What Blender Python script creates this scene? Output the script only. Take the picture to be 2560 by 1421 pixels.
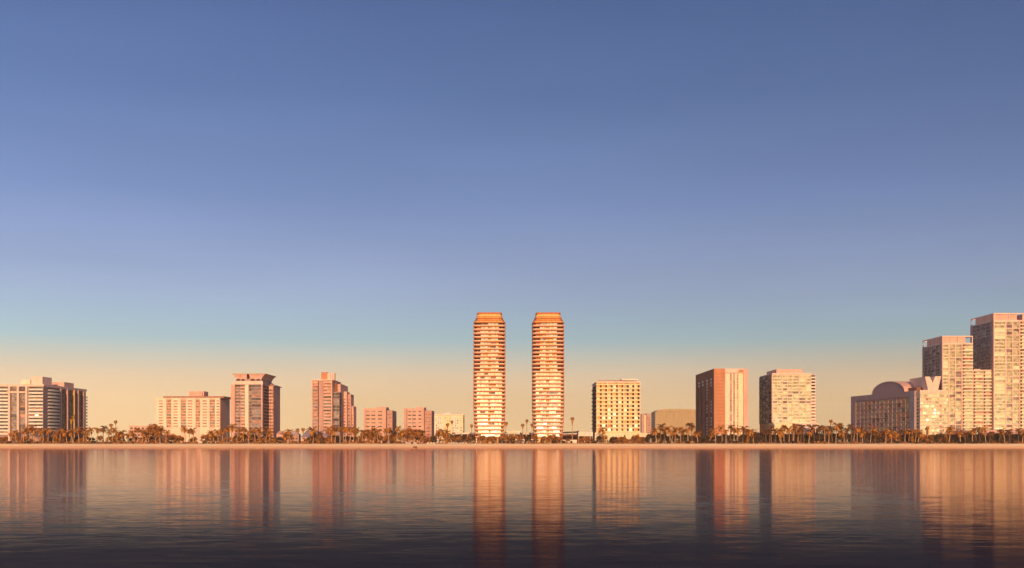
import bpy, math, random
from mathutils import Vector
R = math.radians
random.seed(7)
for o in list(bpy.data.objects): bpy.data.objects.remove(o)
SC = bpy.context.scene
COL = SC.collection

# ------------------------------------------------------------------ camera
F = 2778.0; HZ = 1104.0; ZC = 5.8; CX = 1280.0
cam_d = bpy.data.cameras.new('camera'); cam = bpy.data.objects.new('camera', cam_d); COL.objects.link(cam)
cam.location = (0, 0, ZC); cam.rotation_euler = (R(90), 0, 0)
cam_d.sensor_width = 36; cam_d.lens = 36*F/2560; cam_d.shift_y = (HZ-710.5)/2560
cam_d.clip_start = 0.5; cam_d.clip_end = 30000
SC.camera = cam
SC.view_settings.view_transform = 'Standard'; SC.view_settings.look = 'None'
SC.view_settings.exposure = 0.0; SC.view_settings.gamma = 1

# ------------------------------------------------------------------ sky and sun
SUN_EL, SUN_AZ = R(19), R(3)       # the sun stands behind the camera, a touch to its right
def lin(c):
    return tuple((v/255/12.92) if v/255 <= .04045 else ((v/255+.055)/1.055)**2.4 for v in c) + (1,)
def ramp(nt, stops, x=0, y=0, interp='LINEAR'):
    n = nt.nodes.new('ShaderNodeValToRGB'); n.color_ramp.interpolation = interp
    el = n.color_ramp.elements
    el[0].position, el[0].color = stops[0]; el[1].position, el[1].color = stops[-1]
    for p, c in stops[1:-1]:
        e = el.new(p); e.color = c
    return n
w = bpy.data.worlds.new("World"); SC.world = w; w.use_nodes = True
nt = w.node_tree; nt.nodes.clear(); L = nt.links.new
out = nt.nodes.new('ShaderNodeOutputWorld'); bg = nt.nodes.new('ShaderNodeBackground'); bg2 = nt.nodes.new('ShaderNodeBackground')
add = nt.nodes.new('ShaderNodeAddShader'); L(bg.outputs[0], add.inputs[0]); L(bg2.outputs[0], add.inputs[1]); L(add.outputs[0], out.inputs[0])
sky = nt.nodes.new('ShaderNodeTexSky'); sky.sky_type = 'NISHITA'; sky.sun_disc = False
sky.sun_elevation = SUN_EL; sky.sun_rotation = R(180)-SUN_AZ; sky.air_density = 1.0; sky.dust_density = 1.0
L(sky.outputs[0], bg2.inputs[0]); bg2.inputs[1].default_value = 0.004
tc = nt.nodes.new('ShaderNodeTexCoord'); sep = nt.nodes.new('ShaderNodeSeparateXYZ'); L(tc.outputs['Generated'], sep.inputs[0])
def zz(py): return math.sin(math.atan((HZ-py)/F))*2
front = ramp(nt, [(0.0, lin((250,206,148))), (zz(1000), lin((243,206,156))), (zz(945), lin((228,201,166))), (zz(900), lin((200,196,180))),
                  (zz(855), lin((167,190,195))), (zz(800), lin((159,182,200))), (zz(740), lin((153,171,200))), (zz(650), lin((141,159,197))),
                  (zz(500), lin((118,141,188))), (zz(250), lin((92,117,165))), (zz(0), lin((79,103,152))), (1.0, lin((52,72,130)))])
back = ramp(nt, [(0.0, (3.5,2.9,1.7,1)), (0.05, (3.0,2.15,1.0,1)), (0.12, (1.7,1.0,.42,1)), (0.25, (.75,.52,.36,1)), (0.5, (.35,.34,.42,1)), (1.0, (.10,.14,.28,1))])
m2 = nt.nodes.new('ShaderNodeMath'); m2.operation = 'MULTIPLY'; m2.inputs[1].default_value = 2; m2.use_clamp = True; L(sep.outputs[2], m2.inputs[0])
L(m2.outputs[0], front.inputs[0]); L(m2.outputs[0], back.inputs[0])
mr = nt.nodes.new('ShaderNodeMapRange'); mr.interpolation_type = 'SMOOTHSTEP'; mr.inputs[1].default_value = 0.35; mr.inputs[2].default_value = -0.75
L(sep.outputs[1], mr.inputs[0])
mixs = nt.nodes.new('ShaderNodeMix'); mixs.data_type = 'RGBA'; L(mr.outputs[0], mixs.inputs[0]); L(front.outputs[0], mixs.inputs[6]); L(back.outputs[0], mixs.inputs[7])
# the sky is paler on the left than on the right
az = nt.nodes.new('ShaderNodeMapRange'); az.inputs[1].default_value = -0.42; az.inputs[2].default_value = 0.42; az.inputs[3].default_value = 1.17; az.inputs[4].default_value = 0.82
L(sep.outputs[0], az.inputs[0])
sc = nt.nodes.new('ShaderNodeVectorMath'); sc.operation = 'SCALE'; L(mixs.outputs[2], sc.inputs[0]); L(az.outputs[0], sc.inputs[3])
# thin uneven haze streaks
mpn = nt.nodes.new('ShaderNodeMapping'); mpn.inputs['Scale'].default_value = (2.2, 2.2, 16); L(tc.outputs['Generated'], mpn.inputs[0])
nz = nt.nodes.new('ShaderNodeTexNoise'); nz.inputs['Scale'].default_value = 1.3; nz.inputs['Detail'].default_value = 4; L(mpn.outputs[0], nz.inputs['Vector'])
nr = nt.nodes.new('ShaderNodeMapRange'); nr.inputs[1].default_value = .3; nr.inputs[2].default_value = .7; nr.inputs[3].default_value = .955; nr.inputs[4].default_value = 1.045; L(nz.outputs[0], nr.inputs[0])
sc2 = nt.nodes.new('ShaderNodeVectorMath'); sc2.operation = 'SCALE'; L(sc.outputs[0], sc2.inputs[0]); L(nr.outputs[0], sc2.inputs[3])
L(sc2.outputs[0], bg.inputs[0]); bg.inputs[1].default_value = 0.97

sd = bpy.data.lights.new('sun', 'SUN'); sun = bpy.data.objects.new('sun', sd); COL.objects.link(sun)
sd.energy = 4.6; sd.angle = R(0.6); sd.color = (1.0, 0.55, 0.28)
# direction the light travels: +Y mostly
sun.rotation_euler = (R(90)-SUN_EL, 0, SUN_AZ)

# ------------------------------------------------------------------ helpers
def atx(px, Y): return (px-CX)*Y/F
def atz(py, Y): return ZC + (HZ-py)*Y/F
G = 3.9           # level of the built-up land
def tag(o, label=None, cat=None, group=None, kind=None):
    if label: o['label'] = label
    if cat: o['category'] = cat
    if group: o['group'] = group
    if kind: o['kind'] = kind
    return o
def empty(name, loc, label, cat, group=None, rz=0):
    o = bpy.data.objects.new(name, None); COL.objects.link(o); o.location = loc; o.rotation_euler = (0,0,rz)
    o.empty_display_size = .5
    return tag(o, label, cat, group)
class MB:
    def __init__(s): s.v = []; s.f = []
    def quad(s, a, b, c, d):
        n = len(s.v); s.v += [a, b, c, d]; s.f.append((n, n+1, n+2, n+3))
    def tri(s, a, b, c):
        n = len(s.v); s.v += [a, b, c]; s.f.append((n, n+1, n+2))
    def hexa(s, b, t):
        n = len(s.v); s.v += list(b)+list(t); k = len(b)
        s.f.append(tuple(n+i for i in reversed(range(k)))); s.f.append(tuple(n+k+i for i in range(k)))
        for i in range(k):
            j = (i+1) % k; s.f.append((n+i, n+j, n+k+j, n+k+i))
    def prism(s, poly, z0, z1): s.hexa([(x, y, z0) for x, y in poly], [(x, y, z1) for x, y in poly])
    def taper(s, p0, z0, p1, z1): s.hexa([(x, y, z0) for x, y in p0], [(x, y, z1) for x, y in p1])
    def box(s, x0, x1, y0, y1, z0, z1): s.prism([(x0,y0),(x1,y0),(x1,y1),(x0,y1)], z0, z1)
    def tube(s, pts, rad, k=7):
        rings = []
        for i, p in enumerate(pts):
            p = Vector(p); a = Vector(pts[max(i-1,0)]); b = Vector(pts[min(i+1,len(pts)-1)]); t = (b-a).normalized()
            u = t.cross(Vector((0,1,0.01))).normalized(); q = t.cross(u); n = len(s.v); r = rad[i]
            for j in range(k):
                w_ = p + u*math.cos(2*math.pi*j/k)*r + q*math.sin(2*math.pi*j/k)*r; s.v.append(tuple(w_))
            rings.append(n)
        for a, b in zip(rings, rings[1:]):
            for j in range(k): s.f.append((a+j, a+(j+1)%k, b+(j+1)%k, b+j))
        s.f.append(tuple(rings[0]+j for j in range(k))); s.f.append(tuple(rings[-1]+j for j in reversed(range(k))))
    def build(s, name, m, parent=None, smooth=False):
        off = Vector((0,0,0)); p = parent
        while p is not None: off += p.location; p = p.parent
        me = bpy.data.meshes.new(name)
        me.from_pydata([(x-off.x, y-off.y, z-off.z) for x, y, z in s.v], [], s.f); me.materials.append(m)
        if smooth:
            for q in me.polygons: q.use_smooth = True
        me.update()
        o = bpy.data.objects.new(name, me); COL.objects.link(o)
        if parent: o.parent = parent
        return o

# ------------------------------------------------------------------ materials
def newmat(name):
    m = bpy.data.materials.new(name); m.use_nodes = True; t = m.node_tree
    return m, t, t.nodes['Principled BSDF']
def coords(t, scale):
    g = t.nodes.new('ShaderNodeNewGeometry'); mp = t.nodes.new('ShaderNodeMapping'); mp.inputs['Scale'].default_value = scale
    t.links.new(g.outputs['Position'], mp.inputs[0]); return mp.outputs[0]
def stucco(name, c, rough=.8, var=.16, spec=.3):
    m, t, b = newmat(name)
    n = t.nodes.new('ShaderNodeTexNoise'); n.inputs['Scale'].default_value = 1; n.inputs['Detail'].default_value = 5
    t.links.new(coords(t, (.35,.35,.06)), n.inputs['Vector'])
    n2 = t.nodes.new('ShaderNodeTexNoise'); n2.inputs['Scale'].default_value = 1; n2.inputs['Detail'].default_value = 3
    t.links.new(coords(t, (1.3,1.3,2.2)), n2.inputs['Vector'])
    ad = t.nodes.new('ShaderNodeMath'); ad.operation = 'ADD'; t.links.new(n.outputs[0], ad.inputs[0]); t.links.new(n2.outputs[0], ad.inputs[1])
    r = ramp(t, [(0.6, tuple(v*(1-var) for v in c)+(1,)), (1.35 if False else 1.0, tuple(min(1, v*(1+var*.6)) for v in c)+(1,))])
    hl = t.nodes.new('ShaderNodeMath'); hl.operation = 'MULTIPLY'; hl.inputs[1].default_value = .8; t.links.new(ad.outputs[0], hl.inputs[0])
    t.links.new(hl.outputs[0], r.inputs[0]); t.links.new(r.outputs[0], b.inputs['Base Color'])
    b.inputs['Roughness'].default_value = rough; b.inputs['Specular IOR Level'].default_value = spec
    return m
def glass(name, refl, dark, mix=.55, rough=.06, jit=.03):
    """window glass: a coated mirror-like pane over a dim room with curtains"""
    m = bpy.data.materials.new(name); m.use_nodes = True; t = m.node_tree; t.nodes.clear()
    o = t.nodes.new('ShaderNodeOutputMaterial'); mx = t.nodes.new('ShaderNodeMixShader'); gl = t.nodes.new('ShaderNodeBsdfGlossy'); df = t.nodes.new('ShaderNodeBsdfDiffuse')
    gl.inputs['Color'].default_value = refl+(1,); gl.inputs['Roughness'].default_value = rough
    n = t.nodes.new('ShaderNodeTexNoise'); n.inputs['Scale'].default_value = 1; n.inputs['Detail'].default_value = 2; t.links.new(coords(t, (.33,.33,.45)), n.inputs['Vector'])
    r = ramp(t, [(0.42, tuple(v*.55 for v in dark)+(1,)), (0.58, tuple(min(1,v*1.5) for v in dark)+(1,))]); t.links.new(n.outputs[0], r.inputs[0]); t.links.new(r.outputs[0], df.inputs[0])
    # slightly uneven panes
    n3 = t.nodes.new('ShaderNodeTexNoise'); n3.inputs['Scale'].default_value = 1; n3.inputs['Detail'].default_value = 1; t.links.new(coords(t, (.25,.25,.3)), n3.inputs['Vector'])
    sb = t.nodes.new('ShaderNodeVectorMath'); sb.operation = 'SUBTRACT'; sb.inputs[1].default_value = (.5,.5,.5); t.links.new(n3.outputs['Color'], sb.inputs[0])
    s2 = t.nodes.new('ShaderNodeVectorMath'); s2.operation = 'SCALE'; s2.inputs[3].default_value = jit*2; t.links.new(sb.outputs[0], s2.inputs[0])
    g = t.nodes.new('ShaderNodeNewGeometry'); a2 = t.nodes.new('ShaderNodeVectorMath'); a2.operation = 'ADD'; t.links.new(g.outputs['Normal'], a2.inputs[0]); t.links.new(s2.outputs[0], a2.inputs[1])
    nn = t.nodes.new('ShaderNodeVectorMath'); nn.operation = 'NORMALIZE'; t.links.new(a2.outputs[0], nn.inputs[0]); t.links.new(nn.outputs[0], gl.inputs['Normal'])
    n4 = t.nodes.new('ShaderNodeTexNoise'); n4.inputs['Scale'].default_value = 1; n4.inputs['Detail'].default_value = 2; t.links.new(coords(t, (.21,.21,.31)), n4.inputs['Vector'])
    mr_ = t.nodes.new('ShaderNodeMapRange'); mr_.inputs[1].default_value = .38; mr_.inputs[2].default_value = .62; mr_.inputs[3].default_value = mix*.6; mr_.inputs[4].default_value = min(1, mix*1.3)
    t.links.new(n4.outputs[0], mr_.inputs[0]); t.links.new(mr_.outputs[0], mx.inputs[0])
    t.links.new(df.outputs[0], mx.inputs[1]); t.links.new(gl.outputs[0], mx.inputs[2]); t.links.new(mx.outputs[0], o.inputs[0])
    return m
M = dict(
    pink=stucco('pink_stucco', (.70,.45,.37), .8, .22), rose=stucco('rose_stucco', (.52,.33,.29), .8, .22), cream=stucco('cream_render', (.84,.74,.58)),
    white=stucco('white_paint', (.82,.78,.70)), mauve=stucco('mauve_concrete', (.42,.30,.30)), terra=stucco('terracotta', (.56,.25,.13)),
    brown=stucco('brown_stone', (.26,.11,.06)), orange=stucco('copper_slab', (.78,.34,.15)), copper=stucco('deep_copper', (.52,.17,.05)), gold=stucco('gold_panel', (.84,.55,.22)),
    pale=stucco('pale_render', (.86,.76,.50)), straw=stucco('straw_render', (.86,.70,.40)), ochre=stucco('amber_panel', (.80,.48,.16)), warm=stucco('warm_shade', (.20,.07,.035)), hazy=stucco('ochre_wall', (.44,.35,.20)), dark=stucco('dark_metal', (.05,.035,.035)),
    slate=stucco('blue_slate', (.22,.20,.28)), roof=stucco('clay_roof', (.36,.17,.12)), grey=stucco('grey_concrete', (.40,.36,.38)),
    lightpink=stucco('light_pink_stone', (.82,.62,.52)),
    glass_gold=glass('glass_gold', (1,.99,.93), (.62,.46,.24), .66, .05, .02),
    glass_green=glass('glass_green', (.84,.88,.74), (.34,.30,.19), .25, .05, .03),
    glass_dark=glass('glass_dark', (.65,.65,.75), (.045,.025,.03), .10, .08, .05),
    glass_mauve=glass('glass_mauve', (.80,.78,.82), (.17,.11,.11), .13, .08, .05),
    glass_rose=glass('glass_rose', (.9,.8,.75), (.36,.16,.11), .09, .08, .05),
    glass_cool=glass('glass_cool', (.78,.86,.92), (.42,.46,.46), .34, .06, .03),
    recess=stucco('recess', (.07,.03,.03)))  # near-black paint standing in for the shade inside recesses

m_, t_, b_ = newmat('glow_pane'); b_.inputs['Base Color'].default_value = (.9,.8,.6,1); b_.inputs['Emission Color'].default_value = (1,.86,.6,1); b_.inputs['Emission Strength'].default_value = 1.6  # emissive panes put in for bright glints and bright tower bases
M['glow'] = m_
# ------------------------------------------------------------------ facade toolkit
class Face:
    def __init__(s, A, B):
        s.A = Vector(A); s.B = Vector(B); d = s.B-s.A; s.len = d.length; s.t = d.normalized(); s.n = Vector((s.t.y, -s.t.x))
    def u(s, px):                       # distance along the wall of the point that this sight line meets
        k = (px-CX)/F; A, t = s.A, s.t
        return (k*A.y - A.x)/(t.x - k*t.y)
    def pt(s, u, d): p = s.A + s.t*u + s.n*d; return (p.x, p.y)
    def box(s, mb, u0, u1, z0, z1, d0, d1): mb.prism([s.pt(u0,d1), s.pt(u1,d1), s.pt(u1,d0), s.pt(u0,d0)], z0, z1)
class Bld:
    def __init__(s, name, label, x, y, cat='building', group=None, z=G):
        s.root = empty(name, (x, y, z), label, cat, group); s.wins = []; s.walls = {}
    def wall(s, m='pink', name='wall'):
        k = (name, m) if name == 'wall' else (name, m, len(s.walls))
        if k not in s.walls: s.walls[k] = MB()
        return s.walls[k]
    def win(s, face, u0, u1, z0, z1, m, d1=.08, name='window'):
        s.wins.append((abs(u1-u0)*(z1-z0), name, m, face, u0, u1, z0, z1, d1))
    def part(s, name, mb, m, **k): return mb.build(name, M[m], s.root, **k)
    def finish(s):
        for k, mb in s.walls.items():
            if mb.f: s.part(k[0], mb, k[1])
        byn = {}
        for w_ in s.wins: byn.setdefault(w_[1], []).append(w_)
        for name, ws in byn.items():
            ws.sort(key=lambda q: -q[0]); rest = {}
            lim = 100 if len(ws) <= 100 else 99
            for i, (a, nm, m, f, u0, u1, z0, z1, d1) in enumerate(ws):
                if i < lim:
                    mb = MB(); f.box(mb, u0, u1, z0, z1, -.2, d1); s.part(nm, mb, m)
                else:
                    mb = rest.setdefault(m, MB()); f.box(mb, u0, u1, z0, z1, -.2, d1)
            # the rest in one object, several materials
            if rest:
                tot = MB(); mats = []; idx = []
                for k, mb in rest.items():
                    n = len(tot.v); tot.v += mb.v; tot.f += [tuple(i+n for i in q) for q in mb.f]; idx += [len(mats)]*len(mb.f); mats.append(M[k])
                o = tot.build(name, mats[0], s.root)
                for mm in mats[1:]: o.data.materials.append(mm)
                for p, i in zip(o.data.polygons, idx): p.material_index = i
                o['kind'] = 'stuff'
        return s.root
def pick(ws):
    r = random.random()*sum(ws.values())
    for k, v in ws.items():
        r -= v
        if r <= 0: return k
    return k
def lerp(a, b, n): return [a+(b-a)*i/n for i in range(n+1)]
def grid(B, f, us, zs, pier, slab, dep, frame, wins, skip=0, split=0, slab_dep=None, inset=0, wname='window', slab_m=None):
    """piers and floor bands standing proud of the core, one pane in each cell"""
    mb = B.wall(frame); sb = B.wall(slab_m or frame)
    for u in us:
        f.box(mb, u-pier/2, u+pier/2, zs[0]-.02, zs[-1]+.03, -.3, dep)
    for z in zs:
        f.box(sb, us[0]-pier*.4, us[-1]+pier*.4, z-slab/2, z+slab/2, -.3, slab_dep if slab_dep else dep-.04)
    for i in range(len(us)-1):
        for j in range(len(zs)-1):
            if random.random() < skip: continue
            ns = split or 1; lo, hi = zs[j]+slab/2, zs[j+1]-slab/2
            for q in range(ns):
                B.win(f, us[i]+pier/2+inset, us[i+1]-pier/2-inset, lo+(hi-lo)*q/ns+(.25 if q else 0), lo+(hi-lo)*(q+1)/ns, pick(wins), name=wname)
def bands(B, f, u0, u1, zs, h, dep, m, name='balcony', extra=None):
    """one projecting balcony per floor, each its own part: slab with a railing on it"""
    for z in zs:
        mb = MB(); f.box(mb, u0, u1, z, z+h*.45, -.2, dep); f.box(mb, u0, u1, z+h*.45, z+h, dep-.18, dep-.03)
        f.box(mb, u0, u0+.15, z+h*.45, z+h, -.2, dep-.18); f.box(mb, u1-.15, u1, z+h*.45, z+h, -.2, dep-.18)
        B.part(name, mb, m)

# ------------------------------------------------------------------ land and water
XW = 7000
def sheet(name, rows, m, xs, jit=0, seed=1):
    rnd = random.Random(seed); mb = MB(); nx = len(xs)
    for (y, z, j) in rows:
        ph = rnd.random()*6
        for x in xs:
            dz = j*(math.sin(x*.07+ph)+.7*math.sin(x*.19+ph*2)+.4*math.sin(x*.43+ph))/2 if abs(x) < 900 else 0
            mb.v.append((x, y, z+dz))
    for r in range(len(rows)-1):
        for i in range(nx-1):
            a = r*nx+i; mb.f.append((a, a+1, a+1+nx, a+nx))
    o = mb.build(name, m, None, smooth=True); o['kind'] = 'structure'; return o
XS = [-XW, -3000, -1500, -900] + [x for x in range(-700, 701, 4)] + [900, 1500, 3000, XW]
sheet('beach', [(933.9,1.85,.04), (935,2.2,.06), (938,2.85,.12), (941.5,3.6,.2), (944,3.85,.14), (962,3.86,0)], stucco('dry_sand', (.93,.77,.47), .95, .08), XS, seed=3)
sheet('wet_beach', [(860,-6,0), (925,-.05,0), (929,.7,.03), (932,1.3,.03), (933.6,1.7,.03), (934.1,1.93,.03)], stucco('wet_sand', (.93,.58,.31), .8, .08), XS, seed=5)
mb = MB(); mb.quad((-XW,961,3.86),(XW,961,3.86),(XW,14000,3.86),(-XW,14000,3.86))
o = mb.build('ground', stucco('dry_ground', (.26,.16,.08), .95, .3)); o['kind'] = 'structure'

m = bpy.data.materials.new('water'); m.use_nodes = True; t = m.node_tree; t.nodes.clear(); L = t.links.new
o_ = t.nodes.new('ShaderNodeOutputMaterial'); mx = t.nodes.new('ShaderNodeMixShader'); gl = t.nodes.new('ShaderNodeBsdfGlossy'); df = t.nodes.new('ShaderNodeBsdfDiffuse')
df.inputs[0].default_value = (.026,.029,.046,1); gl.inputs['Color'].default_value = (1.0,.80,.70,1); gl.inputs['Roughness'].default_value = .10
def wave(sx, sy, amp_x, amp_y, det=3, rot=0, dist=0):
    g = t.nodes.new('ShaderNodeNewGeometry'); mp = t.nodes.new('ShaderNodeMapping'); mp.inputs['Scale'].default_value = (sx, sy, 1); mp.inputs['Rotation'].default_value = (0,0,rot)
    L(g.outputs['Position'], mp.inputs[0])
    n = t.nodes.new('ShaderNodeTexNoise'); n.inputs['Scale'].default_value = 1; n.inputs['Detail'].default_value = det; n.inputs['Distortion'].default_value = dist
    L(mp.outputs[0], n.inputs['Vector'])
    s_ = t.nodes.new('ShaderNodeVectorMath'); s_.operation = 'SUBTRACT'; s_.inputs[1].default_value = (.5,.5,.5); L(n.outputs['Color'], s_.inputs[0])
    k = t.nodes.new('ShaderNodeVectorMath'); k.operation = 'MULTIPLY'; k.inputs[1].default_value = (amp_x, amp_y, 0); L(s_.outputs[0], k.inputs[0])
    return k.outputs[0]
def vadd(a, b):
    n = t.nodes.new('ShaderNodeVectorMath'); n.operation = 'ADD'; L(a, n.inputs[0]); L(b, n.inputs[1]); return n.outputs[0]
w1 = wave(.22, .80, .012, .060, 3, R(4), .8); w2 = wave(.7, 2.2, .018, .060, 2, R(-8), .5); w3 = wave(.006, .035, 0, .010, 2)
g = t.nodes.new('ShaderNodeNewGeometry'); tot = vadd(vadd(vadd(w1, w2), w3), g.outputs['Normal'])
nn = t.nodes.new('ShaderNodeVectorMath'); nn.operation = 'NORMALIZE'; L(tot, nn.inputs[0]); L(nn.outputs[0], gl.inputs['Normal'])
# Fresnel-like fall-off with the angle between view and surface (mostly the mean surface, partly the ripple)
mixn = t.nodes.new('ShaderNodeVectorMath'); mixn.operation = 'MULTIPLY_ADD'; mixn.inputs[1].default_value = (.6,.6,0); L(tot, mixn.inputs[0]); L(g.outputs['Normal'], mixn.inputs[2])
dt = t.nodes.new('ShaderNodeVectorMath'); dt.operation = 'DOT_PRODUCT'; L(g.outputs['Incoming'], dt.inputs[0]); L(mixn.outputs[0], dt.inputs[1])
om = t.nodes.new('ShaderNodeMath'); om.operation = 'MULTIPLY'; om.inputs[1].default_value = 5; om.use_clamp = True; L(dt.outputs['Value'], om.inputs[0])
pm = ramp(t, [(p, (v,v,v,1)) for p, v in ((0,.97),(.135,.84),(.20,.64),(.27,.40),(.35,.17),(.45,.05),(.575,.022),(1,.012))]); L(om.outputs[0], pm.inputs[0])
L(pm.outputs[0], mx.inputs[0]); L(df.outputs[0], mx.inputs[1]); L(gl.outputs[0], mx.inputs[2]); L(mx.outputs[0], o_.inputs[0])
mb = MB(); mb.quad((-XW,-6000,0),(XW,-6000,0),(XW,926,0),(-XW,926,0)); o = mb.build('water', m); o['kind'] = 'structure'


# ------------------------------------------------------------------ buildings, left to right
def zs_px(p0, p1, n, Y): return lerp(atz(p0, Y), atz(p1, Y), n)
Z0 = G-.5

# 1 white-balconied block at the left edge
Y0, Y1 = 960, 1056; X1 = atx(108, Y0); X0 = atx(-150, Y0); zt = atz(961, Y0)
B = Bld('apartment_block', 'wide block with white wavy balconies and dark ribbed side wall at the left edge', X1-20, Y0+10)
B.wall('mauve').box(X0, X1, Y0, Y1, Z0, zt-2)
fr = Face((X0, Y0), (X1, Y0)); sd_ = Face((X1, Y0), (X1, Y1))
mb = MB(); mb.box(X0-.6, X1+.8, Y0-.8, Y1+.6, zt-2, zt); B.part('roof', mb, 'lightpink')
zf = [zt-5.3-2.95*i for i in range(14)]
def wavy(B, f, u0, u1, z, h, dep, amp, m, ph=0):
    mb = MB(); n = 8; pl = []; pu = []
    for i in range(n+1):
        s = i/n; d = dep*(.35+.65*math.sin(math.pi*s)**.7) if amp else dep
        pl.append(f.pt(u0+(u1-u0)*s, d))
    back = [f.pt(u1, -.2), f.pt(u0, -.2)]
    mb.prism(pl+back, z, z+h*.38)
    for i in range(n):
        a, b = pl[i], pl[i+1]; ai = (a[0]-f.n.x*.15, a[1]-f.n.y*.15); bi = (b[0]-f.n.x*.15, b[1]-f.n.y*.15)
        mb.prism([a, b, bi, ai], z+h*.38, z+h)
    B.part('balcony', mb, m)
for (a, b, m) in ((-40, 21, 'white'), (72, 108, 'white')):
    for z in zf: wavy(B, fr, fr.u(a), fr.u(b), z, 1.45, 1.9, 1, m)
    for z in zf: B.win(fr, fr.u(a)+.3, fr.u(b)-.3, z+1.5, z+2.85, pick({'glass_dark':3,'glass_rose':1}), .05)
for p in (25, 47, 68): fr.box(B.wall('lightpink','pier'), fr.u(p)-.8, fr.u(p)+.8, Z0, zt-2, -.2, 2.0)
for p0, p1 in ((28, 44), (50, 65)):
    for j in range(14):
        B.win(fr, fr.u(p0), fr.u(p1), zt-2.3-2.95*(j+1)+.25, zt-2.3-2.95*j, pick({'glass_mauve':4,'glass_dark':1,'glass_rose':1}), .3)
B.win(fr, fr.u(88), fr.u(96), atz(1041,Y0), atz(1037,Y0), 'glow', .5)  # glowing pane added for a bright glint
fr.box(B.wall('lightpink'), fr.u(18), fr.u(70), zt-7.6, zt-6.2, -.2, 1.2)
su = sd_.u
for z in zf[:13]: wavy(B, sd_, su(119), su(148), z, 1.5, 2.2, 1, 'white')
for z in zf[:13]: B.win(sd_, su(119)+.5, su(148)-.5, z+1.6, z+2.8, 'glass_dark', .05)
for p, mm in ((166,'pink'), (193,'pink'), (183,'gold'), (149.5,'rose'), (207,'rose')):
    sd_.box(B.wall(mm,'pier'), su(p)-.9, su(p)+.9, Z0, zt-2, -.2, 1.6)
for (a, b) in ((151,164.5),(168,181.5),(184.5,191.5),(194.5,205.5)):
    zz_ = lerp(Z0+2, zt-3, 7)
    for i in range(7): B.win(sd_, su(a)+.4, su(b)-.4, zz_[i]+.3, zz_[i+1], 'glass_dark', .1)
for z in zf[1:13]: wavy(B, sd_, su(208), su(215)-.2, z, 1.4, 1.6, 0, 'white')
mb = MB(); mb.box(atx(78,975), atx(106,975), 975, 995, zt, atz(942, 975)); B.part('penthouse', mb, 'lightpink')
mb = MB(); mb.box(atx(52,980), atx(76,980), 980, 992, zt, atz(950, 980)); B.part('penthouse', mb, 'cream')
mb = MB(); mb.box(X1-14, X1-2, 1010, 1032, zt, zt+4.5); B.part('penthouse', mb, 'pink')
B.finish()

# 2 cream striped slab block
Y0 = 1000; xa, xb = atx(391, Y0), atx(550, Y0); Y1 = Y0*730/706.; zt = atz(998, Y0)
B = Bld('striped_block', 'long low cream slab block with five pale piers and dark vertical glass stripes', (xa+xb)/2, Y0+10)
B.wall('lightpink').box(xa, xb, Y0, Y1, Z0, zt)
fr = Face((xa, Y0), (xb, Y0)); zr = lerp(atz(1070, Y0), atz(1000, Y0), 10)
for (p0, p1) in ((417,429),(453,466),(490,501),(525,538)):
    for j in range(10): B.win(fr, fr.u(p0), fr.u(p1), zr[j]+.5, zr[j+1], pick({'glass_rose':5,'glass_mauve':1}), -.1+.25)
pr = [391,417,429,453,466,490,501,525,538,550]
for k in range(0, 10, 2): fr.box(B.wall('cream','pier'), fr.u(pr[k]), fr.u(pr[k+1]), Z0, zt+.15, -.2, 1.0)
for (p0, p1) in ((398,407.5),(434.5,445),(470,481),(507,518),(542,548.5)):
    for j in range(10): B.win(fr, fr.u(p0), fr.u(p1), zr[j]+.9, zr[j]+2.0, 'glass_rose', 1.06)
mb = MB(); mb.box(xa-.5, xb+.5, Y0-1.2, Y1+.5, zt+.2, zt+1.0); B.part('roof', mb, 'cream')
mb = MB(); mb.box(atx(408,Y0+2.5), atx(560,Y0+2.5), Y0+2.5, Y1-4, zt+1.0, atz(991,Y0+2.5)); B.part('parapet', mb, 'roof')
mb = MB(); mb.box(atx(472,Y0+8), atx(510,Y0+8), Y0+8, Y0+22, zt+1, atz(978.5,Y0+8)); mb.box(atx(486,Y0+7), atx(506,Y0+7), Y0+6.5, Y0+8, zt+1, atz(981,Y0+7)); B.part('penthouse', mb, 'pink')
fs = Face((xb, Y0), (xb, Y1)); fs.box(B.wall('lightpink','side_panel'), .3, fs.len-.3, Z0, zt-.3, -.1, .25)
B.finish()

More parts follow.
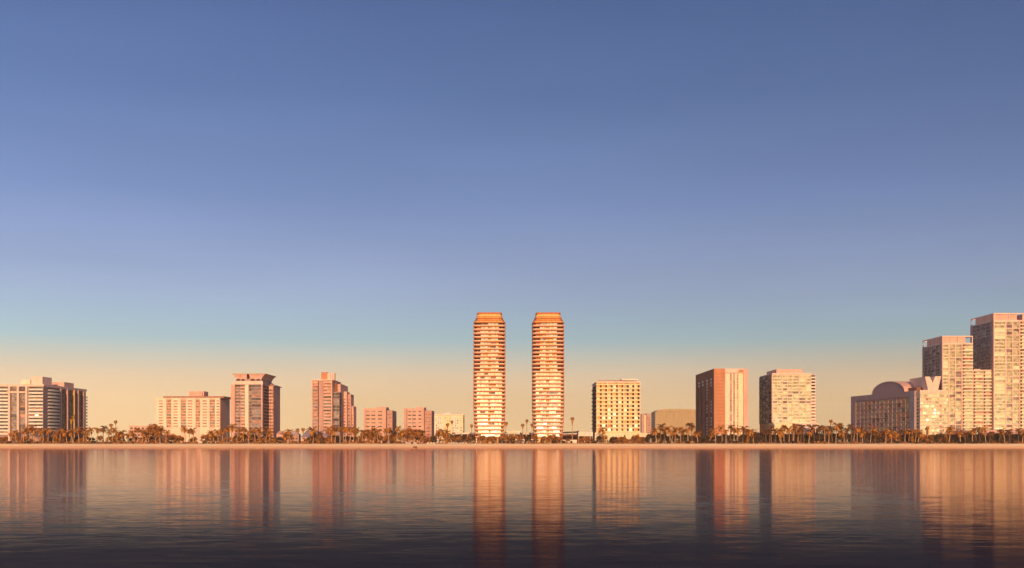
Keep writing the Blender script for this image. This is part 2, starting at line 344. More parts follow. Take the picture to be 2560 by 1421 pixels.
# 3 tower with the flared crown
Y0 = 980; xa, xb = atx(585, Y0), atx(657, Y0); Y1 = Y0*1.045
B = Bld('crowned_tower', 'pink apartment tower with flared bowl-like crown over arched openings', (xa+xb)/2, Y0+10)
zt = atz(953, Y0); B.wall('rose').box(xa, xb, Y0, Y1, Z0, zt-.1)
fr = Face((xa, Y0), (xb, Y0)); zl = lerp(atz(1092, Y0), atz(963, Y0), 16)
for (p0, p1) in ((585,588),(613.5,622),(654,657)): fr.box(B.wall('pink' if p0 != 613.5 else 'cream','pier'), fr.u(p0), fr.u(p1), Z0, zt, -.2, 1.4)
fr.box(B.wall('lightpink','band'), fr.u(584), fr.u(658), atz(962,Y0), zt, -.2, 1.7)
for j, z in enumerate(zl[:-1]):
    h = zl[1]-zl[0]
    wavy(B, fr, fr.u(588.5), fr.u(600.5), z, 1.3, 1.7, 1, 'rose'); wavy(B, fr, fr.u(601), fr.u(613), z, 1.3, 1.3, 1, 'pink')
    B.win(fr, fr.u(588.7), fr.u(600.5), z+1.4, z+h-.05, pick({'glass_mauve':2,'glass_dark':2}), .05)
    B.win(fr, fr.u(601), fr.u(613), z+1.4, z+h-.05, pick({'glass_mauve':2,'glass_rose':2}), .05)
    B.win(fr, fr.u(623), fr.u(629), z+.3, z+h-.05, pick({'glass_dark':3,'glass_mauve':1}), .05)
    B.win(fr, fr.u(630), fr.u(653.5), z+.8, z+h-.05, pick({'glass_rose':1,'glass_mauve':5,'glass_dark':2}), 1.0)
    mb = MB(); fr.box(mb, fr.u(629.5), fr.u(654), z, z+.75, -.2, 1.5); B.part('balcony', mb, 'mauve')
# crown: base with arches, two flared bowls
zc0, zc1, zc2 = zt, atz(947.5, Y0), atz(934.5, Y0)
mb = MB(); mb.box(xa+1.5, xb-1.5, Y0+1, Y1-1, zc0, zc1); B.part('attic', mb, 'mauve')
for k, (a, b) in enumerate(((590,600),(603,611),(625,637),(640,650))):
    mb = MB(); n = 8; u0, u1 = atx(a, Y0), atx(b, Y0)
    pts = [(u0, zc0+.1)]+[((u0+u1)/2-(u1-u0)/2*math.cos(math.pi*i/n), zc0+.1+2.0*math.sin(math.pi*i/n)) for i in range(n+1)]
    bot = [(x, Y0+.7, z) for x, z in pts[1:]]; top = [(x, Y0+1.02, z) for x, z in pts[1:]]
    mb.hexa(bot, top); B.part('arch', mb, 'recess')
for a, b, fl, frr in ((589, 616, 9, 1.5), (624, 654, 1.5, 9)):
    mb = MB(); x0_, x1_ = atx(a, Y0), atx(b, Y0); pl = None; n = 6
    for i in range(n):
        s0, s1 = i/n, (i+1)/n
        def ring(s):
            e = (s**1.8)
            return [(x0_-e*fl*.42, Y0+1-e*1.6), (x1_+e*frr*.42, Y0+1-e*1.6), (x1_+e*frr*.42, Y1-1+e*1.6), (x0_-e*fl*.42, Y1-1+e*1.6)]
        mb.taper(ring(s0), zc1+(zc2-zc1)*s0, ring(s1), zc1+(zc2-zc1)*s1)
    B.part('crown', mb, 'pink')
# side wings
Xs = xb; fs = Face((Xs, Y0+2), (Xs, Y1-2)); 
for j, z in enumerate(zl[:-1]): B.win(fs, 1, fs.len-1, z+.8, z+2.7, 'glass_dark', .08)
x2 = atx(686, 1010); mb = MB(); mb.box(Xs+.02, x2, 1005, 1035, Z0, atz(965,1005)); B.part('wing', mb, 'pink')
mb = MB(); a_ = atz(962,1005); mb.hexa([(Xs+.1,1004,a_),(x2+1.5,1004,a_-1.6),(x2+1.5,1036,a_-1.6),(Xs+.1,1036,a_)], [(Xs+.1,1004,a_+1),(x2+1.5,1004,a_-.8),(x2+1.5,1036,a_-.8),(Xs+.1,1036,a_+1)]); B.part('wing_roof', mb, 'rose')
fw = Face((Xs, 1005), (x2, 1005))
for j in range(15):
    z = zl[0]+2.9*j
    B.win(fw, fw.u(673.5), fw.u(679), z+.6, z+2.2, pick({'glass_rose':2,'glass_mauve':2}), .1); B.win(fw, fw.u(680.5), fw.u(685), z+.6, z+2.2, 'glass_rose', .1)
x3 = atx(577, 1000); mb = MB(); mb.box(x3, xa-.02, 1000, 1020, Z0, atz(963,1000)); B.part('wing', mb, 'pink')
B.finish()

# 4 stepped tower with a dark flank
Y0 = 975; xa, xb = atx(780, Y0), atx(830, Y0); zt = atz(952, Y0); Y1 = Y0*1.05
B = Bld('stepped_tower', 'pink stepped tower with narrow dark flank and rounded lift house on top', (xa+xb)/2, Y0+10)
B.wall('pink').box(xa, xb, Y0, Y1, Z0, zt)
fr = Face((xa, Y0), (xb, Y0)); zl = lerp(atz(1083, Y0), atz(958, Y0), 15); h = zl[1]-zl[0]
fr.box(B.wall('pink','pier'), fr.u(780), fr.u(782), Z0, zt, -.2, 1.1); fr.box(B.wall('rose','pier'), fr.u(798.5), fr.u(808), Z0, zt, -.2, 1.1); fr.box(B.wall('pink','pier'), fr.u(828.5), fr.u(830)+.4, Z0, zt, -.2, 1.3)
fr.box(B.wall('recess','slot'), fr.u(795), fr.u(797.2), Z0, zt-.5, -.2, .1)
mb = MB(); mb.box(xa-.2, xb+.6, Y0-1.5, Y1+.2, zt, zt+1); B.part('roof', mb, 'lightpink')
for z in zl[:-1]:
    wavy(B, fr, fr.u(808.3), fr.u(828.2), z, 1.35, 1.7, 1, 'pink'); B.win(fr, fr.u(808.6), fr.u(828), z+1.45, z+h-.05, pick({'glass_mauve':3,'glass_rose':4,'glass_dark':1}), .05)
    wavy(B, fr, fr.u(782.3), fr.u(794.5), z, 1.3, 1.0, 0, 'rose'); B.win(fr, fr.u(782.5), fr.u(794.2), z+1.4, z+h-.05, pick({'glass_mauve':3,'glass_rose':3}), .05)
mb = MB(); mb.box(atx(803,Y0+3), atx(817,Y0+3), Y0+3, Y0+20, zt+1, atz(931,Y0+3)); B.part('lift_house', mb, 'terra')
mb = MB(); n = 10; cxx, cyy, rr = atx(826,Y0+6), Y0+11, 3.9
mb.prism([(cxx+rr*math.cos(2*math.pi*i/n), cyy+rr*math.sin(2*math.pi*i/n)) for i in range(n)], zt+1, atz(933,Y0+6)); mb.box(atx(817.3,Y0+5), atx(826,Y0+5), Y0+5, Y0+20, zt+1, atz(934,Y0+6)); B.part('lift_house', mb, 'lightpink')
# flank painted dark brown for its shade, and glazed bay
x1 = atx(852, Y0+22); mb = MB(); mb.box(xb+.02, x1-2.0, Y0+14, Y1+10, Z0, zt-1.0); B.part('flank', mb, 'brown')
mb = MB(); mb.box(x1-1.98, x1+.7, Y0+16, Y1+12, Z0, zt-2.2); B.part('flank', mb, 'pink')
mb = MB(); mb.box(xb+.3, xb+6.0, Y0+3, Y0+13.9, Z0, atz(980,Y0)); B.part('glazed_bay', mb, 'mauve')
fb = Face((xb+.3, Y0+3), (xb+6.0, Y0+3)); fc = Face((xb+6.0, Y0+3), (xb+6.0, Y0+13.5))
for z in lerp(atz(1078,Y0), atz(981.5,Y0), 12)[:-1]:
    B.win(fb, .2, 5.5, z+.5, z+2.75, pick({'glass_dark':3,'glass_mauve':2}), .15); B.win(fc, .3, fc.len-.3, z+.5, z+2.75, 'glass_dark', .15)
for (pa, pb, yb, pt_, mm, nm) in ((855,867,1010,979.5,'pink','wing'), (867.1,877.5,1016,986,'rose','wing'), (877.6,884,1020,1016,'pink','wing')):
    mb = MB(); mb.box(atx(pa,yb), atx(pb,yb), yb, yb+18, Z0, atz(pt_,yb)); B.part(nm, mb, mm)
    f = Face((atx(pa,yb),yb),(atx(pb,yb),yb))
    for j in range(13 if pa < 870 else 8):
        z = G+4+2.9*j
        if z+2 < atz(pt_,yb): B.win(f, f.len*.3, f.len*.7, z+.7, z+2, pick({'glass_rose':3,'glass_mauve':1}), .1)
B.finish()

# 5-6 the two small pink blocks
for k, (px0, px1, pxs, lab) in enumerate(((909,965,981,'small pink box block with three window columns, left one of the near-identical pair'),
                                    (1009,1060,1079,'small pink box block with twin dark slots at its left corner, right of its twin'))):
    Y0 = 1040; xa, xb = atx(px0, Y0), atx(px1, Y0); Y1 = Y0+45; zt = atz(1021, Y0)
    B = Bld('small_block', lab, (xa+xb)/2, Y0+10, group='small pink blocks')
    B.wall('pink').box(xa, xb, Y0, Y1-15, Z0, zt); fr = Face((xa,Y0),(xb,Y0))
    xc = atx(pxs, Y0+8); mb = MB(); mb.box(xb+.02, xc, Y0+8, Y1, Z0, atz(1026.5,Y0+8)); B.part('wing', mb, 'rose')
    mb = MB(); mb.box(atx(px0+31,Y0+1), xb+.4, Y0+1, Y0+20, zt, atz(1018,Y0)); B.part('parapet', mb, 'pink')
    fr.box(B.wall('pink','pier'), fr.u(px1-7), fr.u(px1), Z0, zt-.2, -.1, .8)
    fr.box(B.wall('mauve','slot'), fr.u(px0+3), fr.u(px0+4.6), Z0, zt-2, -.1, .07)
    if k: fr.box(B.wall('recess','slot'), fr.u(px0+7.5), fr.u(px0+9), Z0, zt-1, -.1, .07)
    cols = ((px0+6, px0+15),(px0+19,px0+29),(px0+36,px0+46)) if not k else ((px0+11,px0+19),(px0+22,px0+31),(px0+37,px0+44))
    for (a, b) in cols:
        for j in range(7):
            pc = 1029.3+9.3*j; B.win(fr, fr.u(a), fr.u(b), atz(pc+1.7,Y0), atz(pc-1.5,Y0), 'glass_dark' if j % 3 else 'glass_mauve', .1)
    fw = Face((xb,Y0+8),(xc,Y0+8))
    for j in range(7):
        pc = 1036+8.5*j; B.win(fw, .8, fw.len-.8, atz(pc+1.3,Y0), atz(pc-1.2,Y0), 'glass_rose', .08)
    B.finish()

# 7 pale distant block
Y0 = 1500; xa, xb = atx(1083, Y0), atx(1158, Y0); zt = atz(1037, Y0)
B = Bld('pale_block', 'pale cream hazy block with arched top between the pink blocks and golden towers', (xa+xb)/2, Y0+10)
B.wall('pale').box(xa, xb, Y0, Y0+40, Z0, zt); fr = Face((xa,Y0),(xb,Y0))
n = 10; mb = MB(); a, b = atx(1106,Y0), atx(1131,Y0); pts = [((a+b)/2-(b-a)/2*math.cos(math.pi*i/n), zt-1+3.6*math.sin(math.pi*i/n)) for i in range(n+1)]
mb.hexa([(x, Y0-.6, z) for x, z in pts], [(x, Y0+30, z) for x, z in pts]); B.part('arched_roof', mb, 'white')
fr.box(B.wall('white','cornice'), -.5, fr.len+.5, zt-.6, zt+.6, -.2, .9)
for (p0, p1) in ((1087,1107),(1130,1148)): fr.box(B.wall('white','pier'), fr.u(p0), fr.u(p1), Z0, zt-3, -.1, .7)
for c in (1091,1096.5,1102,1134,1139,1144,1113,1119,1125,1152.5):
    for j in range(9):
        z = Z0+6+3.4*j; B.win(fr, fr.u(c)-.8, fr.u(c)+.8, z, z+1.8, pick({'glass_green':2,'pale':1}), .78)
B.finish()

# 8 the twin golden towers
def tower(cpx, label, Y0, seed):
    rnd = random.Random(seed); W = 40.0*Y0/F; xc = atx(cpx, Y0+14); D = 14.0; yc = Y0+D
    B = Bld('twin_tower', label, xc, yc, cat='tower', group='twin golden towers')
    zb, ztop = G, atz(780.5, Y0)
    z_full0 = atz(1015, Y0); z_sh = atz(806, Y0)
    def half(z):
        if z < z_full0: s = (z_full0-z)/(z_full0-zb); return W*(1-.15*s**1.7)
        if z > z_sh: s = (z-z_sh)/(ztop-z_sh); return W*(1-.22*min(1, s*1.35)**.8)
        return W
    def plan(hw, hd, ch):
        # rounded rectangle with broad chamfered corners
        pts = []
        for cx_, cy_, a0 in ((hw-ch, -(hd-ch), -90), (hw-ch, hd-ch, 0), (-(hw-ch), hd-ch, 90), (-(hw-ch), -(hd-ch), 180)):
            for i in range(4):
                a = R(a0+30*i); pts.append((xc+cx_+ch*math.cos(a), yc+cy_+ch*math.sin(a)))
        return pts
    mb = MB(); mbu = MB()
    nf = 30; zs = lerp(zb+5.2, z_sh, nf); h = zs[1]-zs[0]
    for z in range(0): pass
    prev = zb
    allz = [zb]+zs
    for i in range(len(allz)-1):
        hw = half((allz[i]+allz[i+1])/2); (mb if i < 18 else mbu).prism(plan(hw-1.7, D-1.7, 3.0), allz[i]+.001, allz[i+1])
    B.part('core', mb, 'gold'); B.part('core', mbu, 'warm')  # upper core painted dark for the shade of the corner recesses
    for i, z in enumerate(zs):
        hw = half(z)
        mb = MB(); mb.prism(plan(hw, D, 3.6), z-.55, z+.45)
        B.part('floor_slab', mb, 'copper')
        if i < nf:
            # balustrade standing on the slab edge
            mb = MB(); a = plan(hw-.12, D-.12, 3.5); b = plan(hw-.3, D-.3, 3.4); k = len(a)
            for q in range(k):
                r_ = (q+1) % k; mb.prism([a[q], a[r_], b[r_], b[q]], z+.45, z+1.15)
            B.part('balustrade', mb, 'cream' if i > 15 else 'white')
            # glazing on the four straight sides
            hb = half(z+h/2); gw = hb-4.9
            front_ = Face((xc-hb+3.0, yc-D+1.7), (xc+hb-3.0, yc-D+1.7)); Lf = front_.len
            cuts = sorted([0.0, Lf] + [Lf*(c+rnd.uniform(-.03,.03)) for c in ((.14,.30,.46,.54,.74,.87) if cpx < 1300 else (.16,.28,.42,.52,.68,.84))])
            top_ = i > 16
            for q in range(len(cuts)-1):
                if cuts[q+1]-cuts[q] < .4: continue
                edge = q in (0, len(cuts)-2)
                mm = 'glass_gold'
                r0 = rnd.random()
                if edge and top_: mm = 'recess' if r0 < .75 else 'copper'  # edge panes darkened: corner recess shade put into the colour
                elif q == 3: mm = 'ochre' if r0 < .75 else 'glass_gold'
                elif r0 < (.16 if top_ else .08): mm = pick({'ochre':2,'glass_rose':1,'glass_mauve':1.5})
                if cpx > 1300 and i < 12 and mm == 'glass_gold' and rnd.random() < .5: mm = 'glass_cool'
                if i == 0 or (i < 4 and rnd.random() < .22): mm = 'glow' if rnd.random() < .5 else mm  # some low panes made to glow for the bright tower base
                f = front_; B.win(f, cuts[q]+.12, cuts[q+1]-.12, z+.46, z+h-.56, mm, .25)
            for sx in (-1, 1):
                fs = Face((xc+sx*(hb-1.7), yc-D+4.5), (xc+sx*(hb-1.7), yc+D-4.5)) if sx > 0 else Face((xc-hb+1.7, yc+D-4.5), (xc-hb+1.7, yc-D+4.5))
                B.win(fs, .2, fs.len-.2, z+.46, z+h-.56, 'glass_dark', .25)
    for sx, mm in ((-1, 'brown' if cpx > 1300 else 'copper'), (1, 'copper')):  # brown strip paints the right tower's shaded left side
        mb = MB(); zc_ = [zb, (zb+z_full0)/2, z_full0, z_sh+.4]
        for q in range(3):
            r4 = []
            for z in (zc_[q], zc_[q+1]):
                x0_ = xc+sx*(half(z)-.75); x1_ = xc+sx*(half(z)+.12); a, b = min(x0_,x1_), max(x0_,x1_); r4.append([(a,yc-D+3.0),(b,yc-D+3.0),(b,yc-D+5.4),(a,yc-D+5.4)])
            mb.taper(r4[0], zc_[q]+(.002 if q else 0), r4[1], zc_[q+1])
        B.part('edge_strip', mb, mm)
    # crown: three narrowing storeys and the tall top screen
    zz_ = [z_sh, z_sh+1.9, z_sh+3.6]
    z1 = atz(795.5, Y0); z2 = atz(786, Y0)
    mb = MB(); mb.taper(plan(half(z_sh)-1.2, D-1.0, 3.2), z_sh+.45, plan(half(z1)-.8, D-2.2, 3.2), z1-.5); B.part('crown_storey', mb, 'ochre')
    for zq, mm in ((atz(800.5,Y0), 'copper'), (z1, 'copper'), (atz(790,Y0), 'ochre')):
        mb = MB(); mb.prism(plan(half(zq), D-1.3, 3.3), zq-.5, zq+.5); B.part('floor_slab', mb, mm)
    mb = MB(); mb.taper(plan(half(z1)-.9, D-2.4, 3.2), z1+.5, plan(half(ztop)-.6, D-2.8, 3.0), ztop-1.5); B.part('roof_screen', mb, 'gold')
    mb = MB(); mb.prism(plan(half(ztop), D-2.4, 3.0), ztop-1.5, ztop); B.part('roof_rim', mb, 'copper')
    # entrance columns
    for k in range(7):
        x = xc-W*.8+W*1.6*k/6; mb = MB(); mb.box(x-.4, x+.4, yc-D+.6, yc-D+1.4, zb, zs[0]-.45); B.part('column', mb, 'cream')
    B.finish()
tower(1224, 'left one of the two tall golden towers with stacked floor bands', 960, 3)
tower(1369.5, 'right one of the two tall golden towers, nearer the gridded cream hotel', 960, 11)

# 9 podium and beach club between the towers and the hotel
B = Bld('podium_pavilion', 'low terrace podium with thin cream roof slabs in front of the twin towers', atx(1280,985), 988)
for (a, b, y, p0, p1) in ((1133,1156,990,1079,1083),(1154,1262,988,1082,1086),(1262,1300,992,1077.5,1083),(1296,1382,988,1082,1086.5),(1446,1482,990,1080,1091)):
    mb = MB(); mb.box(atx(a,y), atx(b,y), y, y+24, atz(p1,y), atz(p0,y)); B.part('roof_slab', mb, 'white')
mb = MB(); mb.box(atx(1135,996), atx(1480,996), 996, 1010, G-.2, atz(1086,996)); B.part('back_wall', mb, 'brown')
for k in range(24):
    x = atx(1140+k*14.6, 989); mb = MB(); mb.box(x-.25, x+.25, 989, 989.5, G-.2, atz(1086.6,988)); B.part('column', mb, 'cream')
B.finish()
B = Bld('terrace_wall', 'long low white terrace wall below the twin golden towers', atx(1270,966), 966, cat='wall')
for (a, b, p0) in ((1136,1176,1099),(1176.5,1222,1097.5),(1223,1264,1098),(1265,1312,1098),(1313,1343,1098.5),(1344,1358,1097),(1359,1400,1097.5),(1401,1442,1100)):
    B.wall('white').box(atx(a,966), atx(b,966), 966, 967, G-.2, atz(p0,966))
B.finish()
B = Bld('beach_canopy', 'long thin dark curved canopy roof right of the right golden tower', atx(1412,975), 978, cat='canopy')
mb = MB(); pts = [(1386,1086),(1392,1082.5),(1400,1080.6),(1420,1079.6),(1440,1079),(1447,1077.3),(1448,1078.4),(1442,1082.4),(1420,1083.2),(1402,1083.8),(1394,1085.2),(1388,1088.5)]
P = [(atx(a,975), atz(b,975)) for a, b in pts]
mb.hexa([(x,972,z) for x, z in reversed(P)], [(x,986,z) for x, z in reversed(P)]); B.part('roof', mb, 'dark')
for p in (1390,1404,1418,1432,1443):
    mb = MB(); x = atx(p,980); mb.box(x-.2,x+.2,980,980.4,G-.2,atz(1083.5,975)); B.part('post', mb, 'dark')
B.finish()

# 10 gridded cream hotel
Y0 = 970; xa, xb = atx(1492, Y0), atx(1600, Y0); zt = atz(957, Y0); Y1 = Y0*212/201.
B = Bld('grid_hotel', 'cream square hotel with eight bays and twelve rows of deep balconies', (xa+xb)/2, Y0+10, cat='hotel')
B.wall('straw').box(xa, xb, Y0+2.0, Y1, Z0, zt)
fr = Face((xa, Y0+2.0), (xb, Y0+2.0)); us = lerp(0, fr.len, 8); zs = lerp(atz(1080.5,Y0), atz(962.3,Y0), 12); h = zs[1]-zs[0]
for u in us: fr.box(B.wall('straw','pier'), u-.3, u+.3, zs[0]-.5, zt, -.2, 2.0)
for z in zs: fr.box(B.wall('straw','floor_band'), -.25, fr.len+.25, z-.35, z+.45, -.2, 1.94)
for i in range(8):
    for j in range(12):
        B.win(fr, us[i]+.35, us[i+1]-.3-1.7, zs[j]+.46, zs[j+1]-.36, pick({'glass_gold':1.5,'ochre':3,'orange':.6,'pale':4,'glass_green':1.5}), 1.05 if random.random() < .8 else .7, 'window')
        f0 = us[i+1]-.3-1.7; B.win(fr, f0+.05, us[i+1]-.32, zs[j]+.46, zs[j+1]-.36, 'warm' if i < 5 else 'recess', .3, 'shade_strip')  # dark strip paints the pier's shadow at each bay's right end
        mb = MB(); fr.box(mb, us[i]+.31, us[i+1]-.31, zs[j]+.46, zs[j]+.95, 1.70, 1.80); B.part('rail', mb, 'pale')
mb = MB(); mb.box(xa-.4, xb+.4, Y0-.3, Y1+.3, zt, zt+1.0); B.part('roof', mb, 'white')
mb = MB(); mb.box(atx(1497,Y0+4), atx(1556,Y0+4), Y0+4, Y0+24, zt+1, atz(951.5,Y0+4)); B.part('penthouse', mb, 'roof')
mb = MB(); mb.box(atx(1556.2,Y0+5), atx(1590,Y0+5), Y0+5, Y0+24, zt+1, atz(951.5,Y0+5)); B.part('penthouse', mb, 'orange')
mb = MB(); mb.box(atx(1554,Y0+2), atx(1595,Y0+2), Y0+2, Y0+26, atz(951.5,Y0+4)+.01, atz(947.8,Y0+2)); B.part('roof_canopy', mb, 'white')
fl = Face((xa, Y1), (xa, Y0+2.0)); 
for z in zs[:-1]:
    mb = MB(); fl.box(mb, 1.5, fl.len-.5, z-.2, z+.9, -.2, .9); B.part('balcony', mb, 'brown')  # left side's shade painted as brown balconies and near-black panes
    B.win(fl, 1.6, fl.len-.6, z+.95, z+h-.25, 'recess', .1)
mb = MB(); mb.box(xa-1.8, xb+1, Y0-2.5, Y0+1.8, G, atz(1082,Y0)); B.part('podium', mb, 'pale')
mb = MB(); mb.box(atx(1602,Y0+4), atx(1625,Y0+4), Y0+4, Y0+20, G, atz(1083,Y0+4)); B.part('annex', mb, 'cream')
mb = MB(); n = 8   # curved white screen wall at the left foot
for i in range(n):
    a0, a1 = R(100+i*17), R(100+(i+1)*17); cx_, cz_ = xa+1.5, (G+atz(1081,Y0))/2; hz_ = (atz(1081,Y0)-G)/2
    p = [(cx_+3.6*math.cos(a), cz_+hz_*math.sin(a)) for a in (a0, a1)]; q = [(cx_+3.0*math.cos(a), cz_+(hz_-.5)*math.sin(a)) for a in (a0, a1)]
    mb.hexa([(p[0][0],Y0-4,p[0][1]),(q[0][0],Y0-4,q[0][1]),(q[1][0],Y0-4,q[1][1]),(p[1][0],Y0-4,p[1][1])], [(p[0][0],Y0-2.6,p[0][1]),(q[0][0],Y0-2.6,q[0][1]),(q[1][0],Y0-2.6,q[1][1]),(p[1][0],Y0-2.6,p[1][1])])
B.part('curved_screen', mb, 'white')
B.finish()

# 11 hazy far blocks
Y0 = 1900
B = Bld('far_slab', 'pair of narrow hazy slabs joined at the foot, just right of the gridded cream hotel', atx(1616,Y0), Y0)
for a, b, p in ((1604,1611,1035),(1616,1627,1034)): B.wall('rose').box(atx(a,Y0), atx(b,Y0), Y0, Y0+20, Z0, atz(p,Y0))
B.wall('pale').box(atx(1611.2,Y0), atx(1615.8,Y0), Y0+4, Y0+18, Z0, atz(1038,Y0))
f = Face((atx(1616,Y0),Y0),(atx(1627,Y0),Y0))
for j in range(9): B.win(f, 1, f.len-1, Z0+8+4.2*j, Z0+10+4.2*j, 'glass_rose', .2)
B.finish()
Y0 = 2100
B = Bld('far_arena', 'broad plain ochre hazy hall with a gently curved roof, left of the terracotta hotel', atx(1690,Y0), Y0)
xa, xb = atx(1638,Y0), atx(1752,Y0); zt = atz(1030,Y0); B.wall('hazy').box(xa, xb, Y0, Y0+60, Z0, zt)
mb = MB(); n = 14; pts = [(xa+(xb-xa)*i/n, zt+5.0*(1-(2*i/n-1)**4)**.6+.3) for i in range(n+1)]; pts = [(xa,zt+.02)]+pts[1:-1]+[(xb,zt+.02)]
mb.hexa([(x,Y0-1,z) for x,z in pts], [(x,Y0+60,z) for x,z in pts]); B.part('roof', mb, 'hazy')
f = Face((xa,Y0),(xb,Y0))
for i in range(6): f.box(B.wall('hazy','pier'), f.len*(i+.5)/6-.8, f.len*(i+.5)/6+.8, Z0, zt-.5, -.1, .8)
B.finish()

# 12 terracotta slab hotel
Y0 = 975; xa, xb = atx(1785.5, Y0), atx(1870, Y0); zt = atz(922, Y0); Y1 = Y0*505.5/460.
B = Bld('terracotta_hotel', 'tall terracotta slab hotel with a cream striped recess and dark left flank', (xa+xb)/2, Y0+20, cat='hotel')
B.wall('terra').box(xa, xb, Y0+1.5, Y1, Z0, zt-.02); fr = Face((xa,Y0+1.5),(xb,Y0+1.5))
fr.box(B.wall('terra','pier'), 0, fr.u(1812), Z0, zt, -.2, 1.5); fr.box(B.wall('pink','pier'), fr.u(1858), fr.len, Z0, zt-.1, -.2, 1.5)
fr.box(B.wall('lightpink','lintel'), fr.u(1812)+.01, fr.u(1858)-.01, atz(932.5,Y0), zt-.05, -.2, 1.45)
fr.box(B.wall('terra','lintel'), fr.u(1845), fr.u(1858)-.02, atz(931,Y0), zt-1, 1.3, 1.55)
for (a, b) in ((1789,1791.5),(1795,1797.5),(1801,1803.5),(1806.5,1809)):
    for j in range(18):
        z = lerp(atz(1082,Y0), atz(930,Y0), 18)[j]; B.win(fr, fr.u(a), fr.u(b), z+.6, z+2.0, 'roof', 1.56, 'slit_window')
pa = 1812.5; wds = [(1812.5,1824,'cream'),(1824,1829,'rose'),(1829,1832.5,'cream'),(1832.5,1837,'rose'),(1837,1841.5,'pale'),(1841.5,1845.5,'pink'),(1845.5,1857.5,'pale')]
for a, b, mm in wds: fr.box(B.wall(mm,'stripe'), fr.u(a)+.03, fr.u(b)-.03, Z0, atz(933.5,Y0), -.1, .55 if mm in ('rose','pink') else .8)
for (a, b) in ((1826,1828),(1834,1836),(1842.5,1844.5)):
    for j in range(18):
        z = lerp(atz(1076,Y0), atz(936,Y0), 18)[j]; B.win(fr, fr.u(a)-.2, fr.u(b)+.2, z+.8, z+2.1, pick({'glass_green':1,'glass_rose':3}), .62)
fl = Face((xa, Y1), (xa, Y0+1.5)); fl.box(B.wall('brown','flank'), 0, fl.len+.0, Z0, zt-.01, -.1, .3)  # flank's shade put into brown, darker than the terracotta front
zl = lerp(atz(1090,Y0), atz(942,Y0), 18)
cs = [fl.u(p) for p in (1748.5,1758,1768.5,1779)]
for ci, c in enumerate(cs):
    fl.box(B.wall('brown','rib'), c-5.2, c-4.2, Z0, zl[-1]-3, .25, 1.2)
    for j in range(18):
        if j >= 16:   # arched white openings under the roof
            n = 6; mb = MB(); hw = 3.1; z = zl[j]+.2
            pts = [(c-hw*math.cos(math.pi*i/n), z+.9+1.1*math.sin(math.pi*i/n)) for i in range(n+1)]; pts = [(c-hw, z)]+pts+[(c+hw, z)]
            a_ = [fl.pt(u,.3) for u, _ in pts]; b_ = [fl.pt(u,.55) for u, _ in pts]
            mb.hexa([(p[0],p[1],q[1]) for p, q in zip(b_, pts)], [(p[0],p[1],q[1]) for p, q in zip(a_, pts)]); B.part('arched_window', mb, 'white')
        else: B.win(fl, c-2.2, c+2.2, zl[j]+.5, zl[j]+2.3, 'glass_mauve' if ci < 2 else pick({'white':3,'glass_mauve':1}), .45)
B.finish()

# 13 pale glass block with penthouse
Y0 = 975; xa, xb = atx(1930, Y0), atx(2028, Y0); zt = atz(934, Y0); Y1 = Y0*1.05
B = Bld('glass_block', 'pale green glass office block with a pink penthouse and a dark left side', (xa+xb)/2, Y0+10)
B.wall('pale').box(xa, xb, Y0, Y1, Z0, zt); fr = Face((xa,Y0),(xb,Y0))
us = [fr.u(p) for p in (1930,1943,1956,1968,1980,1997,2014,2028)]; us[0] = .35; us[-1] = fr.len-.3
zs = lerp(atz(1057.5,Y0), atz(938,Y0), 15)
grid(B, fr, us, zs, .55, .8, .5, 'lightpink', {'glass_green':8,'pale':1,'glass_mauve':.8}, inset=.05, slab_m='cream')
fr.box(B.wall('lightpink','cornice'), -.1, fr.len+.1, zs[-1]+.45, zt+.2, -.1, .9)
x2 = atx(2038,Y0+3); mb = MB(); mb.box(xb+.02, x2, Y0+3, Y1-2, Z0, atz(937.5,Y0+3)); B.part('wing', mb, 'pink')
fw = Face((xb+.05,Y0+3),(x2,Y0+3))
for j in range(15):
    z = zs[j]; wavy(B, fw, 0.1, fw.len-.1, z, 1.3, 1.8, 0, 'white'); B.win(fw, .2, fw.len-.2, z+1.4, z+2.75, 'recess' if j > 8 else 'glass_rose', .08)
mb = MB(); mb.box(atx(1941,Y0+5), atx(2006,Y0+5), Y0+5, Y1-6, zt+.2, atz(923.5,Y0+5)); B.part('penthouse', mb, 'pink')
fl = Face((xa, Y1), (xa, Y0)); grid(B, fl, lerp(.4, fl.len-.4, 4), zs, .6, .7, .4, 'mauve', {'glass_dark':3,'glass_mauve':2})  # left side's shade put into mauve frames and darker glass
mb = MB(); mb.box(atx(1984,Y0-3), atx(2046,Y0-3), Y0-3, Y0-.6, G, atz(1058.5,Y0-3)); B.part('podium', mb, 'lightpink')
fp = Face((atx(1984,Y0-3),Y0-3),(atx(2046,Y0-3),Y0-3))
for a, b in ((1986,1996),(1998,2006),(2016,2027),(2030.5,2040)): B.win(fp, fp.u(a), fp.u(b), atz(1067,Y0), atz(1061.5,Y0), 'glass_dark', .08)
for k in range(9): B.win(fp, fp.u(1986+k*6.7), fp.u(1991+k*6.7), atz(1090,Y0), atz(1073,Y0), 'glass_dark', .08)
B.finish()
